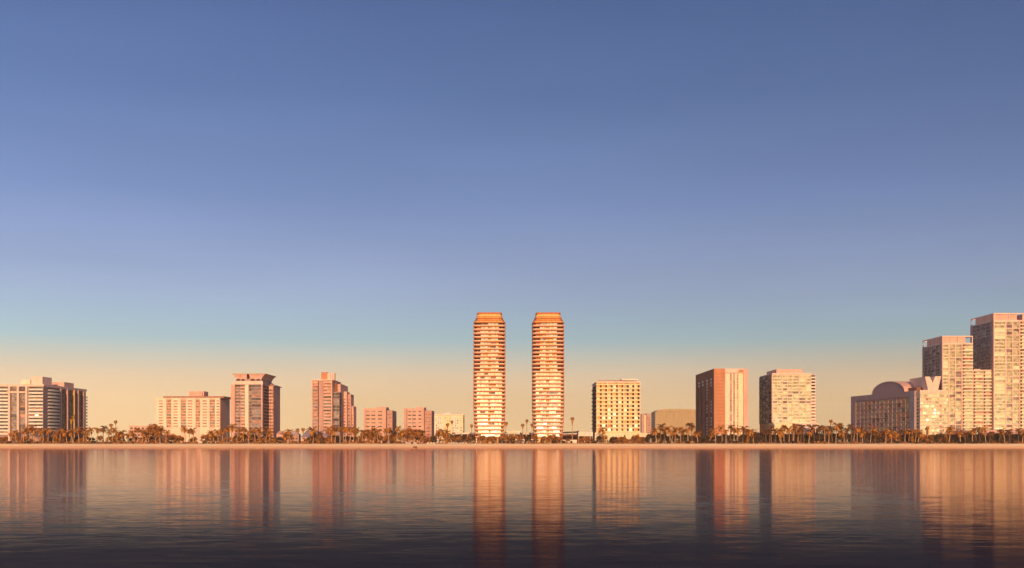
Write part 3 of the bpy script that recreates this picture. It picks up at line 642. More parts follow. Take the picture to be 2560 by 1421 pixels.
# white sail on its mast
r = Bld('shade_sail', 'bright white triangular sail on a mast at the left foot of the glass block', atx(1938,962), 962, cat='sail')
mb = MB(); x0_ = atx(1937.6,962); mb.tube([(x0_,962,G-.2),(x0_,962,atz(1037,962))], [.16,.1], 6); r.part('mast', mb, 'white')
mb = MB(); P = [(1938,1040),(1941.5,1042.5),(1945,1046),(1948,1050.5),(1945.5,1054),(1942,1057),(1938,1060)]; P = [(atx(a,962), atz(b,962)) for a, b in P]
mb.hexa([(x, 961.8-.35*math.sin((x-x0_)*.9), z) for x, z in reversed(P)], [(x, 961.86-.35*math.sin((x-x0_)*.9), z) for x, z in reversed(P)]); r.part('sail', mb, 'white')
r.finish()

# 14 vaulted glass block
A_ = Vector((atx(2288,975), 975)); Bf = Vector((atx(2129,1105), 1105))
B = Bld('vaulted_block', 'long low glass block with a barrel vault roof and purple-grey frame', A_.x+8, 1020)
za, zb_ = atz(977.5,975), atz(992,1105); zt = (za+zb_)/2
w_ = Vector((24, 3)); B.wall('mauve').prism([tuple(Bf), tuple(A_), tuple(A_+w_), tuple(Bf+w_)], Z0, zt)
fl = Face(tuple(Bf), tuple(A_))
us = lerp(fl.u(2142), fl.u(2276), 13); zs = lerp(G+3, zt-5.5, 9)
grid(B, fl, us, zs, .5, .55, .5, 'rose', {'glass_mauve':8,'glass_dark':2,'glass_rose':3,'rose':1}, slab_m='rose')
fl.box(B.wall('mauve','frame'), 0, fl.u(2140), Z0, zt-.1, -.1, .8); fl.box(B.wall('grey','frame'), fl.u(2277), fl.len, Z0, zt-.1, -.1, .8)
fl.box(B.wall('mauve','frame'), -.2, fl.len+.1, zt-4.9, zt+.1, -.1, .7)
n = 16; u0, u1 = fl.u(2181), fl.u(2262); hv = atz(957.5, 1040)-zt
arc = [((u0+u1)/2-(u1-u0)/2*math.cos(math.pi*i/n), zt+.12+hv*math.sin(math.pi*i/n)) for i in range(n+1)]
mb = MB(); mb.hexa([fl.pt(u,.3)+(z,) for u, z in arc], [fl.pt(u,-26)+(z-.2,) for u, z in arc]); B.part('vault', mb, 'mauve')
arc2 = [((u0+u1)/2-(u1-u0)/2*1.015*math.cos(math.pi*i/n), zt+.12+(hv+.4)*math.sin(math.pi*i/n)) for i in range(n+1)]
mb = MB()
for i in range(n):
    a, b = arc2[i], arc2[i+1]; c, d = arc[i], arc[i+1]
    mb.hexa([fl.pt(a[0],.6)+(a[1],), fl.pt(b[0],.6)+(b[1],), fl.pt(d[0],.6)+(d[1]+.02,), fl.pt(c[0],.6)+(c[1]+.02,)], [fl.pt(a[0],-27)+(a[1],), fl.pt(b[0],-27)+(b[1],), fl.pt(d[0],-27)+(d[1]+.02,), fl.pt(c[0],-27)+(c[1]+.02,)])
B.part('vault_roof', mb, 'pink')
mb = MB(); mb.prism([fl.pt(fl.u(2262)+1,-3), fl.pt(fl.u(2283),-3), fl.pt(fl.u(2283),-20), fl.pt(fl.u(2262)+1,-20)], zt+.1, zt+3.2); B.part('roof_hut', mb, 'brown')
B.finish()

# 15 block with the V-shaped roof
Y0 = 968; xa, xb = atx(2300,Y0), atx(2366,Y0); zt = atz(975.8,Y0)
B = Bld('butterfly_roof_block', 'cream bow-fronted block carrying a big V-shaped pink roof structure', (xa+xb)/2, Y0+10)
n = 10; bow = [(xa+(xb-xa)*i/n, Y0-2.6*math.sin(math.pi*i/n)) for i in range(n+1)]
B.wall('cream').prism(bow+[(xb,Y0+30),(xa,Y0+30)], Z0, zt-2.5)
mb = MB(); bow2 = [(xa-.3+(xb-xa+.6)*i/n, Y0-.5-2.6*math.sin(math.pi*i/n)) for i in range(n+1)]; mb.prism(bow2+[(xb+.3,Y0+30.3),(xa-.3,Y0+30.3)], zt-2.5, zt); B.part('roof', mb, 'lightpink')
zs = lerp(G+4, zt-3.4, 13)
for z in zs:
    mb = MB(); b3 = [(xa-.1+(xb-xa+.2)*i/n, Y0-.35-2.6*math.sin(math.pi*i/n)) for i in range(n+1)]; mb.prism(b3+[(xb+.1,Y0+8),(xa-.1,Y0+8)], z-.4, z+.4); B.part('floor_slab', mb, 'lightpink')
for i in range(n):
    f = Face(bow[i], bow[i+1])
    for j in range(13): B.win(f, .12, f.len-.12, zs[j]+.5, zs[j+1]-.5 if j+1 < len(zs) else zs[j]+2, pick({'glass_green':4,'pale':3,'glass_gold':1.2,'glass_rose':.6}), .12)
f = Face((atx(2330,Y0), Y0-2.9), (atx(2337,Y0), Y0-2.9)); B.win(f, .3, f.len-.3, zs[7]+.5, zs[7]+2.2, 'glow', .1, 'bright_pane'); B.win(f, .7, f.len-.7, zs[8]+.5, zs[8]+2.0, 'glow', .1, 'bright_pane')  # glowing panes added for the bright spot on the bow
fl = Face((xa, Y0+30), (xa, Y0))
for j in range(12): B.win(fl, 2, 14, zs[j]+.8, zs[j]+2.3, 'glass_dark', .1); B.win(fl, 17, 27, zs[j]+.8, zs[j]+2.3, 'glass_mauve', .1)
V = [(2312,942),(2323.5,942),(2331,957.5),(2338,941.3),(2352.3,941.3),(2345,975.7),(2320,975.7)]
V = [(atx(a,Y0), atz(b,Y0)) for a, b in V]
def vpart(idx):
    mb = MB(); P = [V[i] for i in idx]; mb.hexa([(x, Y0-.4, z) for x, z in reversed(P)], [(x, Y0+38, z) for x, z in reversed(P)]); B.part('roof_wing', mb, 'lightpink')
mid = (V[2][0], V[5][1]); V.append(mid)
vpart([0,1,2,7,6]); vpart([2,3,4,5,7])
B.finish()

# 16-18 the tall right-hand towers
def glazed_tower(name, label, pxa, pxb, Y0, Y1, ptop, cols, nfl, side=True, crown=True):
    xa, xb = atx(pxa,Y0), atx(pxb,Y0); zt = atz(ptop,Y0); cr = 6.4 if crown else .0
    B = Bld(name, label, (xa+xb)/2, Y0+10, cat='tower')
    B.wall('lightpink').box(xa, xb, Y0, Y1, Z0, zt-cr); fr = Face((xa,Y0),(xb,Y0))
    zs = lerp(G+5, zt-cr-1.2, nfl)
    for (a, b, kind) in cols:
        ua, ub = fr.u(a), fr.u(b)
        if kind == 'balc':
            for j in range(nfl):
                z = zs[j]; hh = zs[1]-zs[0]
                mb = MB(); fr.box(mb, ua+.1, ub-.1, z-.2, z+.9, .2, 1.5); B.part('balcony', mb, 'cream')
                B.win(fr, ua+.2, ua+(ub-ua)*.2, z+.95, z+hh-.25, 'recess', .1); B.win(fr, ua+(ub-ua)*.2+.1, ub-.2, z+.95, z+hh-.25, pick({'glass_green':6,'pale':2,'glass_rose':.6}), .1)
            fr.box(B.wall('pink','pier'), ua-.35, ua+.25, Z0, zt-cr, -.2, 1.0)
        elif kind == 'grid':
            grid(B, fr, lerp(ua, ub, 2), zs[::2] if nfl % 2 == 0 else zs, .75, .75, .8, 'lightpink', {'glass_green':7,'glass_mauve':1.5,'pale':.6}, split=2)
        else:
            grid(B, fr, [ua, ub], zs, .6, .8, .55, 'lightpink', {'glass_green':6,'pale':2,'glass_gold':.3}, slab_m='cream')
    fr.box(B.wall('lightpink'), -.05, fr.len+.05, zt-cr-1.2, zt-cr+.02, -.1, .6)
    fl = Face((xa, Y1), (xa, Y0))
    if side:
        uu = lerp(fl.len*.1, fl.len*.9, 4); grid(B, fl, uu, zs, 1.0, .7, .5, 'mauve', {'glass_dark':5,'glass_mauve':1})  # left face in mauve and dark glass, its shade painted in
        fl.box(B.wall('mauve','flank'), fl.len*.9+.5, fl.len-.1, Z0, zt-cr, -.1, .4); fl.box(B.wall('mauve','flank'), .1, fl.len*.1-.5, Z0, zt-cr, -.1, .4)
    if crown:
        # open corner frame round a set-back plant room: the sky shows through the corner openings
        z0, z1 = zt-cr, zt; th = .7
        mb = MB(); mb.box(xa, xb, Y0, Y0+th, z1-.9, z1); mb.box(xa, xa+th, Y0+th, Y1-th, z1-.9, z1); mb.box(xa, xb, Y1-th, Y1, z1-.9, z1); mb.box(xb-th, xb, Y0+th, Y1-th, z1-.9, z1)
        for (x, y) in ((xa,Y0),(xb-th,Y0),(xa,Y1-th),(xb-th,Y1-th)): mb.box(x, x+th, y, y+th, z0, z1-.9)
        B.part('roof_frame', mb, 'lightpink')
        mb = MB(); mb.box(xa+.02, xa+(xb-xa)*(.77 if pxb < 2500 else .42), Y0+.9, Y1-11, z0, z1-.95); B.part('plant_room', mb, 'pink')
        if pxb > 2500:
            mb = MB(); mb.box(xa+(xb-xa)*.52, xb-3, Y0+.9, Y1-11, z0, z1-.95); B.part('plant_room', mb, 'pink')
        for q in (.28, .52): 
            mb = MB(); x = xa+(xb-xa)*q; mb.box(x-.3, x+.3, Y0+.1, Y0+.85, z0, z1-.9); B.part('mullion', mb, 'lightpink')
    return B
B = glazed_tower('frame_tower', 'slender glazed tower with open corner frame on its roof, behind the V-shaped roof', 2356, 2432, 1000, 1048, 840, [(2356.5,2371,'band'),(2372,2404,'grid'),(2405.5,2431.5,'balc')], 28); B.finish()
B = glazed_tower('link_tower', 'lower pale green glazed block between the two tall framed towers', 2432.5, 2483.5, 1004, 1040, 925, [(2433,2457,'balc'),(2458,2483,'balc')], 20, side=False, crown=False)
mb = MB(); mb.box(atx(2436,1006), atx(2450,1006), 1006, 1020, atz(925,1004), atz(923,1004)); B.part('roof_hut', mb, 'lightpink'); B.finish()
B = glazed_tower('frame_tower', 'tallest glazed tower with open roof frame, cut by the right edge of the photo', 2484, 2625, 1000, 1050, 783, [(2485,2513,'band'),(2514,2548,'grid'),(2549,2578,'balc'),(2579,2600,'band'),(2601,2624,'balc')], 34); B.finish()

# small houses along the shore
def house(name, label, pa, pb, Y, ptop, pbase, wall, roof, hip=.25, depth=10, cat='house', win=True):
    xa, xb = atx(pa,Y), atx(pb,Y); zb_ = G; ze = atz(pbase,Y); zr = atz(ptop,Y)
    B = Bld(name, label, (xa+xb)/2, Y+depth/2, cat=cat)
    B.wall(wall).box(xa+.4, xb-.4, Y+.4, Y+depth-.4, zb_-.3, ze)
    mb = MB(); ins = (xb-xa)*hip
    if zr-ze > .9: mb.taper([(xa,Y),(xb,Y),(xb,Y+depth),(xa,Y+depth)], ze, [(xa+ins,Y+depth*.4),(xb-ins,Y+depth*.4),(xb-ins,Y+depth*.6),(xa+ins,Y+depth*.6)], zr)
    else: mb.box(xa,xb,Y,Y+depth,ze,max(zr,ze+.3))
    B.part('roof', mb, roof)
    if win:
        f = Face((xa+.4,Y+.4),(xb-.4,Y+.4)); n = max(2, int(f.len/3.2)); us = lerp(.4, f.len-.4, n); k = 0; z = zb_+.8
        while z+1.7 < ze:
            for i in range(n): B.win(f, us[i]+.6, us[i+1]-.6, z, z+1.4, pick({'glass_dark':2,'glass_mauve':1}), .06)
            z += 3.0
    return B.finish()
house('pink_villa', 'broad flat pink villa left of the striped slab block', 322, 372, 985, 1064, 1066, 'pink', 'lightpink')
house('pink_villa', 'lower pink villa with terracotta roof beside the striped slab block', 366, 398, 975, 1069, 1074, 'pink', 'roof')
house('pink_villa', 'small pink villa with dark hipped roof right of the crowned tower', 690, 712, 975, 1078, 1086, 'pink', 'rose')
house('pink_villa', 'pink villa with grey roof left of the slate-roofed pavilion', 708, 748, 985, 1077, 1088, 'rose', 'grey')
house('slate_pavilion', 'pink beach house under a blue slate hipped roof, left of the stepped tower', 752, 806, 965, 1078, 1093.5, 'pink', 'slate', .2)
house('slate_pavilion', 'narrow house with steep blue slate roof at the foot of the stepped tower', 794, 832, 972, 1070, 1092, 'rose', 'slate', .3)
house('brown_roof_house', 'house with a broad mauve-brown roof right of the big round tree', 1055, 1090, 965, 1090, 1101, 'rose', 'roof', .08)
house('white_villa', 'white villa glimpsed between palms below the terracotta hotel, left one', 1783, 1812, 972, 1085, 1088, 'white', 'pale')
house('white_villa', 'white villa glimpsed between palms below the terracotta hotel, middle one', 1818, 1846, 970, 1087, 1090, 'white', 'pale')
house('white_villa', 'white villa glimpsed between palms below the terracotta hotel, right one', 1848, 1905, 974, 1082, 1086, 'lightpink', 'pale')
house('slate_house', 'dark blue slate house among palms below the glass block', 1996, 2036, 962, 1070, 1084, 'slate', 'slate', .3)
house('white_villa', 'small pale villa glimpsed between palms left of the vaulted block', 2052, 2090, 972, 1084, 1087, 'pale', 'cream')
house('parking_deck', 'low flat dark-walled deck below the two tall framed towers', 2366, 2436, 970, 1076, 1079, 'brown', 'mauve')
house('pink_villa', 'low salmon-roofed house at the foot of the tallest tower', 2455, 2506, 972, 1075, 1083, 'brown', 'pink', .2)
house('pink_villa', 'salmon-roofed house at the right edge below the tallest tower', 2520, 2585, 972, 1072, 1082, 'rose', 'pink', .2)

# ------------------------------------------------------------------ trees, palms and shrubs
def leafmat(name, c0, c1, trans=.25, sc=.9):
    m, t, b = newmat(name)
    n = t.nodes.new('ShaderNodeTexNoise'); n.inputs['Scale'].default_value = sc; n.inputs['Detail'].default_value = 3
    t.links.new(coords(t, (1,1,1)), n.inputs['Vector'])
    r = ramp(t, [(.38, c0+(1,)), (.62, c1+(1,))]); t.links.new(n.outputs[0], r.inputs[0]); t.links.new(r.outputs[0], b.inputs['Base Color'])
    b.inputs['Roughness'].default_value = .7; b.inputs['Specular IOR Level'].default_value = .2
    return m
LM = dict(palm=leafmat('palm_leaf', (.13,.05,.012), (.60,.27,.04), .25, .35), fan=leafmat('fan_leaf', (.42,.19,.04), (.58,.28,.06)),
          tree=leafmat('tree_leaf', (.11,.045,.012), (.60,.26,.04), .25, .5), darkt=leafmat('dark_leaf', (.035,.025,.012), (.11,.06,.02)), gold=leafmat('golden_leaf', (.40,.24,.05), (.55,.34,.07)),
          bark=stucco('palm_bark', (.50,.32,.18), .9, .35), shade=leafmat('shaded_palm_leaf', (.05,.022,.01), (.26,.12,.025), .25, .5), sbark=stucco('shaded_bark', (.20,.12,.07), .9, .35), dbark=stucco('dark_bark', (.14,.09,.06), .9, .3))  # shade and sbark: darker palm copies, shade put into the colour
def mesh_of(mb, name, m, smooth=False):
    me = bpy.data.meshes.new(name); me.from_pydata(mb.v, [], mb.f); me.materials.append(m)
    if smooth:
        for q in me.polygons: q.use_smooth = True
    me.update(); return me
def palm_proto(h, lean, nfr, fl, leaf, rnd, droop=1.0, bark='bark'):
    tb = MB(); pts = []; rad = []
    for i in range(9):
        s = i/8; pts.append((lean*s*s, .3*lean*math.sin(s*3), h*s)); rad.append(.30-.14*s+(.10 if i == 0 else 0))
    tb.tube(pts, rad, 7); top = Vector(pts[-1])
    cb = MB()
    for k in range(nfr):
        az_ = 2*math.pi*(k*.618+rnd.uniform(-.04,.04)); el = rnd.uniform(-.5, 1.25) if k > nfr*.2 else rnd.uniform(-1.0,-.3)
        ln = fl*rnd.uniform(.8,1.1); p = top.copy(); d = el; prev = None; seg = 8
        hv = Vector((math.cos(az_), math.sin(az_), 0)); sd2 = Vector((-math.sin(az_), math.cos(az_), 0))
        for i in range(seg+1):
            s = i/seg; wd = (.16+.85*math.sin(math.pi*min(1, s*.92+.06)))*fl*.13
            dirv = hv*math.cos(d)+Vector((0,0,1))*math.sin(d); up = sd2.cross(dirv)
            if prev is not None:
                a = prev; b = p
                for sg in (-1, 1):
                    e0 = a+sd2*sg*wd-Vector((0,0,wd*.75)); e1 = a*.35+b*.65+sd2*sg*wd*.95-Vector((0,0,wd*.75))
                    cb.quad(tuple(a), tuple(a*.3+b*.7), tuple(e1+dirv*wd*.5), tuple(e0+dirv*wd*.5))
                cb.quad(tuple(a-sd2*.04), tuple(a+sd2*.04), tuple(b+sd2*.03), tuple(b-sd2*.03))
            prev = p.copy(); p = p+dirv*(ln/seg); d -= droop*(.16+.22*s)
    return mesh_of(tb, 'trunk', LM[bark], True), mesh_of(cb, 'crown', LM[leaf])
def fan_proto(h, r, skirt, rnd, leaf='fan'):
    tb = MB(); tb.tube([(0,0,0),(.1,0,h*.35),(.05,0,h*.7),(0,0,h)], [.34,.22,.19,.17], 7)
    cb = MB(); c = Vector((0,0,h))
    for k in range(60):
        v = Vector((rnd.gauss(0,1), rnd.gauss(0,1), rnd.gauss(0,1)+.25)).normalized()
        cen = c+v*r*rnd.uniform(.45,.62); t1 = v.cross(Vector((.3,.2,1))).normalized(); t2 = v.cross(t1).normalized(); rr = r*rnd.uniform(.30,.42)
        nb = 9
        for i in range(nb):     # pleated fan of pointed blades
            a0 = -2.2+4.4*i/nb; a1 = a0+4.4/nb*.7
            def q(a, s): return tuple(cen+(t1*math.sin(a)+v*math.cos(a)*.6+t2*math.cos(a)*.75)*rr*s)
            am = (a0+a1)/2; cb.quad(tuple(cen), q(a0,.75), q(am,1.15), q(a1,.75))
    for k in range(26):         # hanging dead fronds
        a = rnd.uniform(0,6.28); z0 = h-.3-rnd.random()*skirt; rr = r*.34*(1-.45*(h-z0)/(skirt+.3)); p = Vector((math.cos(a)*rr, math.sin(a)*rr, z0)); s2 = Vector((-math.sin(a), math.cos(a), 0))*.22*r
        cb.quad(tuple(p-s2+Vector((0,0,.5))), tuple(p+s2+Vector((0,0,.5))), tuple(p*1+s2*.4-Vector((0,0,1.0))), tuple(p*1-s2*.4-Vector((0,0,1.0))))
    return mesh_of(tb, 'trunk', LM['bark'], True), mesh_of(cb, 'crown', LM[leaf])
def leaf_blob(cb, c, rx, ry, rz, n, ls, rnd):
    for _ in range(n):
        v = Vector((rnd.gauss(0,1), rnd.gauss(0,1), rnd.gauss(0,1))).normalized(); s = rnd.random()**.35
        p = Vector((c[0]+v.x*rx*s, c[1]+v.y*ry*s, c[2]+v.z*rz*s))
        nrm = (v+Vector((rnd.gauss(0,.6), rnd.gauss(0,.6), rnd.gauss(0,.6)))).normalized(); a = nrm.cross(Vector((rnd.random()+.01, rnd.random(), rnd.random()))).normalized()*ls*rnd.uniform(.6,1.3); b = nrm.cross(a).normalized()*ls*rnd.uniform(.35,.7)
        cb.quad(tuple(p-a), tuple(p-b), tuple(p+a), tuple(p+b))
def broad_proto(w_, h, leaf, rnd, n=3600, bark='dbark', lowfill=True):
    tb = MB(); th = h*.38
    tb.tube([(0,0,0),(.1,0,th*.5),(0,.1,th)], [.045*h,.032*h,.026*h], 7)
    cb = MB(); lobes = []
    for k in range(13):
        a = k*2.4; rr = w_/2*(.12+.58*math.sqrt((k+.5)/13)); lobes.append((math.cos(a)*rr, math.sin(a)*rr*.8, h*(.78-.40*(rr/(w_/2))**1.6)+rnd.uniform(-.06,.06)*h))
    if lowfill: lobes += [(sx*w_*.33, -w_*.12, h*.30) for sx in (-1,1)]
    for c in lobes:
        tb.tube([(0,0,th*.8), (c[0]*.5,c[1]*.5,(th+c[2])*.5), c], [.018*h,.012*h,.005*h], 5)
        r = w_*rnd.uniform(.13,.19); leaf_blob(cb, c, r, r, min(r*.85, h*.2), n//len(lobes), .30*max(1, w_/13), rnd)
    return mesh_of(tb, 'trunk', LM[bark], True), mesh_of(cb, 'crown', LM[leaf])
def shrub_proto(w_, h, leaf, rnd, n=700):
    tb = MB(); cb = MB()
    for k in range(4): tb.tube([(0,0,0), (rnd.uniform(-.3,.3)*w_, rnd.uniform(-.2,.2)*w_, h*.7)], [.07,.03], 5)
    for k in range(4): leaf_blob(cb, ((k-1.5)*w_*.2, rnd.uniform(-.1,.1)*w_, h*rnd.uniform(.42,.6)), w_*.24, w_*.24, h*.42, n//4, .24, rnd)
    return mesh_of(tb, 'trunk', LM['dbark'], True), mesh_of(cb, 'crown', LM[leaf])
def cone_proto(w_, h, leaf, rnd):
    tb = MB(); tb.tube([(0,0,0),(0,0,h*.8)], [.2,.06], 6); cb = MB()
    for k in range(9):
        s = k/8; leaf_blob(cb, (rnd.uniform(-.1,.1), 0, h*(.12+.8*s)), w_/2*(1-.85*s), w_/2*(1-.85*s), h*.1, 170, .28, rnd)
    return mesh_of(tb, 'trunk', LM['dbark'], True), mesh_of(cb, 'crown', LM[leaf])
rr_ = random.Random(21)
PR = dict(
    feather=[palm_proto(10, .8, 26, 3.9, 'palm', rr_), palm_proto(10, -1.1, 24, 3.6, 'palm', rr_), palm_proto(10, .3, 30, 3.4, 'palm', rr_, 1.25), palm_proto(10, 1.6, 22, 4.2, 'palm', rr_, .9)],
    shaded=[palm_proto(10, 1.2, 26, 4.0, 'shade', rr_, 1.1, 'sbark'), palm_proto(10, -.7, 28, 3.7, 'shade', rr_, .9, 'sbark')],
    wind=[palm_proto(10, -1.6, 20, 4.6, 'palm', rr_, .75)],
    fan=[fan_proto(10, 1.7, .7, rr_), fan_proto(10, 1.6, 1.3, rr_)],
    skirt=[fan_proto(10, 1.8, 3.4, rr_)],
    broad=[broad_proto(16, 10, 'tree', rr_), broad_proto(13, 10, 'tree', rr_), broad_proto(10, 10, 'tree', rr_, 2800)],
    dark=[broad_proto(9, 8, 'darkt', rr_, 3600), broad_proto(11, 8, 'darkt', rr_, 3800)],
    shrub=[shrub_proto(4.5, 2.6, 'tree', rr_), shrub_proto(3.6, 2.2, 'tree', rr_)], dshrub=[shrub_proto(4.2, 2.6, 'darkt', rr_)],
    cone=[cone_proto(7, 8, 'tree', rr_)], golden=[fan_proto(10, 1.6, 1.8, rr_, 'gold')])
PH = dict(feather=10, shaded=10, wind=10, fan=10, skirt=10, broad=10, dark=8, shrub=2.6, dshrub=2.6, cone=8, golden=10)
NAME = dict(shaded='palm_tree', feather='palm_tree', wind='palm_tree', fan='fan_palm', skirt='fan_palm', broad='broadleaf_tree', dark='broadleaf_tree', shrub='shrub', dshrub='shrub', cone='conical_tree', golden='fan_palm')
CATS = dict(shaded='palm tree', feather='palm tree', wind='palm tree', fan='fan palm', skirt='fan palm', broad='tree', dark='tree', shrub='shrub', dshrub='shrub', cone='tree', golden='fan palm')
DESC = dict(shaded='feathery palm with shaded fronds', feather='feathery palm', wind='windswept drooping palm', fan='thin round-headed fan palm', skirt='fan palm with long hanging skirt', broad='broad orange-brown tree', dark='dark shaded tree',
            shrub='orange-brown shrub', dshrub='dark low shrub', cone='pointed brown tree', golden='bright golden fan palm')
REG = [(-400,110,'below the white-balconied block'),(110,222,'below the dark ribbed wall'),(222,385,'in the gap beside the pink villas'),(385,575,'before the cream striped block'),
       (575,692,'before the flared-crown tower'),(692,775,'by the small pink villas'),(775,892,'before the stepped tower'),(892,985,'before the left small pink block'),
       (985,1083,'before the right small pink block'),(1083,1168,'before the pale arched block'),(1168,1275,'before the left golden tower'),(1275,1326,'between the golden towers'),
       (1326,1412,'before the right golden tower'),(1412,1480,'by the dark canopy'),(1480,1604,'before the gridded hotel'),(1604,1742,'before the hazy ochre hall'),(1742,1880,'before the terracotta hotel'),
       (1880,2045,'before the pale glass office'),(2045,2130,'in the gap left of the vault'),(2130,2298,'before the vaulted block'),(2298,2368,'before the V-roofed block'),(2368,2900,'before the tall framed towers')]
PL = []   # (kind, px, depth, top py, width factor)
def P_(kind, px, top, Y=None, wf=1.0):
    if Y is None: Y = {'feather':952,'shaded':954,'wind':952,'fan':962,'skirt':962,'broad':957,'dark':964,'shrub':947.5,'dshrub':948,'cone':955,'golden':956}[kind]+rr_.uniform(-2,2)
    PL.append([kind, px, Y, top, wf])
for px, top in ((26,1078),(40,1073),(56,1072),(70,1066),(84,1068),(96,1068),(106,1076),(117,1076),(131,1078),(150,1070),(165,1074),(182,1077),(196,1073),(209,1074),(217,1078),(232,1065),(245,1072),(260,1064),(271,1074),
                (283,1070),(293,1074),(306,1079),(319,1084),(334,1078),(345,1070),(356,1070),(364,1080),(372,1079),(388,1076),(402,1067),(414,1076),(461,1067),(474,1068),(482,1073),(534,1078),(546,1076),(558,1072),(567,1066),(578,1064),
                (592,1072),(601,1080),(611,1070),(624,1078),(639,1070),(650,1074),(663,1066),(672,1078),(712,1084),(728,1078),(783,1066),(799,1083),(830,1065),(839,1067),(850,1064),(858,1070),(864,1062),(873,1070),(884,1078),(895,1067),(905,1074),
                (912,1076),(937,1070),(946,1075),(960,1073),(971,1072),(983,1074),(992,1068),(1004,1074),(1053,1074),(1101,1072),(1109,1080),(1117,1076),(1127,1084),(1513,1066),(1641,1068),(1652,1058),(1662,1070),(1673,1066),(1681,1074),(1689,1070),(1703,1064),(1711,1072),
                (1720,1068),(1731,1060),(1741,1074),(1775,1080),(1790,1070),(1804,1066),(1815,1074),(1826,1066),(1836,1070),(1844,1068),(1855,1068),(1870,1074),(1880,1080),(1915,1070),(1923,1078),(1930,1066),(1940,1070),(1949,1068),(1955,1076),(1961,1062),(1972,1066),(1979,1074),(1984,1060),
                (1993,1074),(2001,1066),(2010,1070),(2021,1076),(2037,1066),(2047,1064),(2055,1070),(2063,1064),(2071,1072),(2079,1066),(2089,1058),(2096,1054),(2103,1066),(2110,1072),(2117,1070),(2128,1058),(2135,1070),(2141,1066),(2149,1070),(2156,1078),(2163,1074),(2175,1070),
                (2186,1076),(2216,1072),(2227,1080),(2240,1082),(2249,1078),(2262,1076),(2273,1070),(2281,1078),(2288,1070),(2296,1076),(2402,1078),(2415,1080),(2431,1076),(2440,1068),(2452,1070),(2475,1078),(2497,1076),(2511,1070),(2524,1078),(2543,1072),(2556,1074),(2570,1070)):
    P_('shaded' if rr_.random() < (.48 if px > 1600 else .12) else 'feather', px+rr_.uniform(-2,2), top+rr_.uniform(-3,5), None, rr_.uniform(.85,1.15))
for px, top in ((289,1047),(278,1056),(1130,1047),(1119,1055),(1179,1058),(1265,1052),(1307,1056),(1317,1044),(1330,1055),(2077,1044),(744,1071),(758,1068),(1188,1048),(1200,1054)): P_('fan', px, top, 968 if px != 744 else 962)
for px, top in ((1253,1064),(1361,1062),(1373,1060),(2320,1064)): P_('skirt', px, top, 964)
for px, top in ((184,1031),(178,1041)): P_('golden', px, top)
P_('skirt', 1431, 1038, 970)
for px, top, Y in ((2372,1066,953),(2464,1066,953),(1884,1072,952),(1746,1080,951),(830,1072,950)): P_('wind', px, top, Y)
for px, top, wf in ((384,1055,.75),(428,1083,1.25),(446,1086,1.1),(516,1082,1.3),(540,1084,1.1),(10,1090,1.0),(922,1072,1.0),(1018,1066,1.15),(1040,1070,1.1),(930,1086,1.0),(1000,1078,.8),(1420,1096,.6),(1464,1090,.8),(1551,1089,.7),(1590,1084,.9),(1606,1090,.7),
                    (2309,1084,.7),(2331,1084,.6),(2357,1082,.7),(1070,1092,.6),(1148,1088,.7),(1172,1087,.7),(1280,1086,.7),(1360,1087,.7),(1382,1085,.8),(1400,1088,.7),(1480,1094,.6),(250,1086,.8),(340,1088,.8),(360,1090,.8),(485,1090,.9),(570,1090,.8),(590,1092,.8),(625,1090,.8),(655,1090,.8),(680,1092,.7),(765,1094,.6),(820,1092,.7),(900,1086,.9),(950,1084,.9),(972,1086,.9),(40,1090,.8),(110,1090,.8),(215,1090,.8),(1205,1086,.8),(1230,1088,.8),(1257,1087,.7),(1300,1087,.7),(1338,1085,.7),(2204,1076,.9),(2230,1084,.9),(728,1082,.5),(1096,1070,.6),(1116,1080,.7),(783,1076,.6),(800,1084,.6),(64,1088,.8),(150,1092,.8),(300,1078,.7),(292,1086,.9),(1450,1095,.7)): P_('broad', px, top, None, wf)
for px, top, wf in ((80,1080,.8),(104,1090,1),(128,1092,.8),(160,1082,1),(175,1088,.9),(196,1090,.9),(230,1092,.8),(298,1084,.9),(376,1088,.8),(595,1086,.8),(611,1082,.8),(636,1084,.8),(672,1090,1.2),(700,1090,.9),(840,1086,.9),(868,1088,.8),(888,1090,1),(950,1088,1.1),(976,1088,1.1),(1143,1084,.9),(1160,1086,.8),
                    (1182,1086,.7),(1246,1087,.8),(1278,1088,.8),(1320,1088,.8),(1362,1087,1),(1380,1086,1),(1394,1090,.8),(1536,1090,1.1),(1560,1094,.9),(1645,1078,.9),(1660,1082,.8),(1680,1086,.8),(1712,1084,.8),(1733,1086,.9),(1750,1084,1.1),(1766,1086,1),(1782,1088,1),(1860,1086,.9),(1884,1080,1.1),(1900,1078,1.2),(1920,1082,1),
                    (1940,1084,1),(1958,1082,1),(1976,1084,1),(1996,1082,1),(2012,1080,1.1),(2028,1076,1.1),(2044,1080,1),(2062,1084,1),(2080,1080,1),(2098,1080,1),(2116,1080,1),(2134,1082,1),(2152,1084,1.1),(2172,1080,1.1),(2190,1080,1.1),(2212,1082,1.1),(2236,1088,1.1),(2256,1086,1),(2276,1086,1),(2292,1086,.9),
                    (2376,1084,1.1),(2394,1082,1.1),(2412,1084,1.1),(2430,1084,1.1),(2448,1082,1.1),(2466,1086,1.2),(2486,1084,1.2),(2504,1080,1.2),(2522,1086,1),(2540,1082,1.2),(2558,1084,1.2),(2576,1082,1.2)): P_('dark', px, top, None, wf*1.1)
for px, top, wf in ((1562,1087,1.0),(1596,1085,1.0),(1870,1078,.7),(1117,1073,.8),(2280,1078,.7)): P_('cone', px, top, 951, wf)
x = -60.0
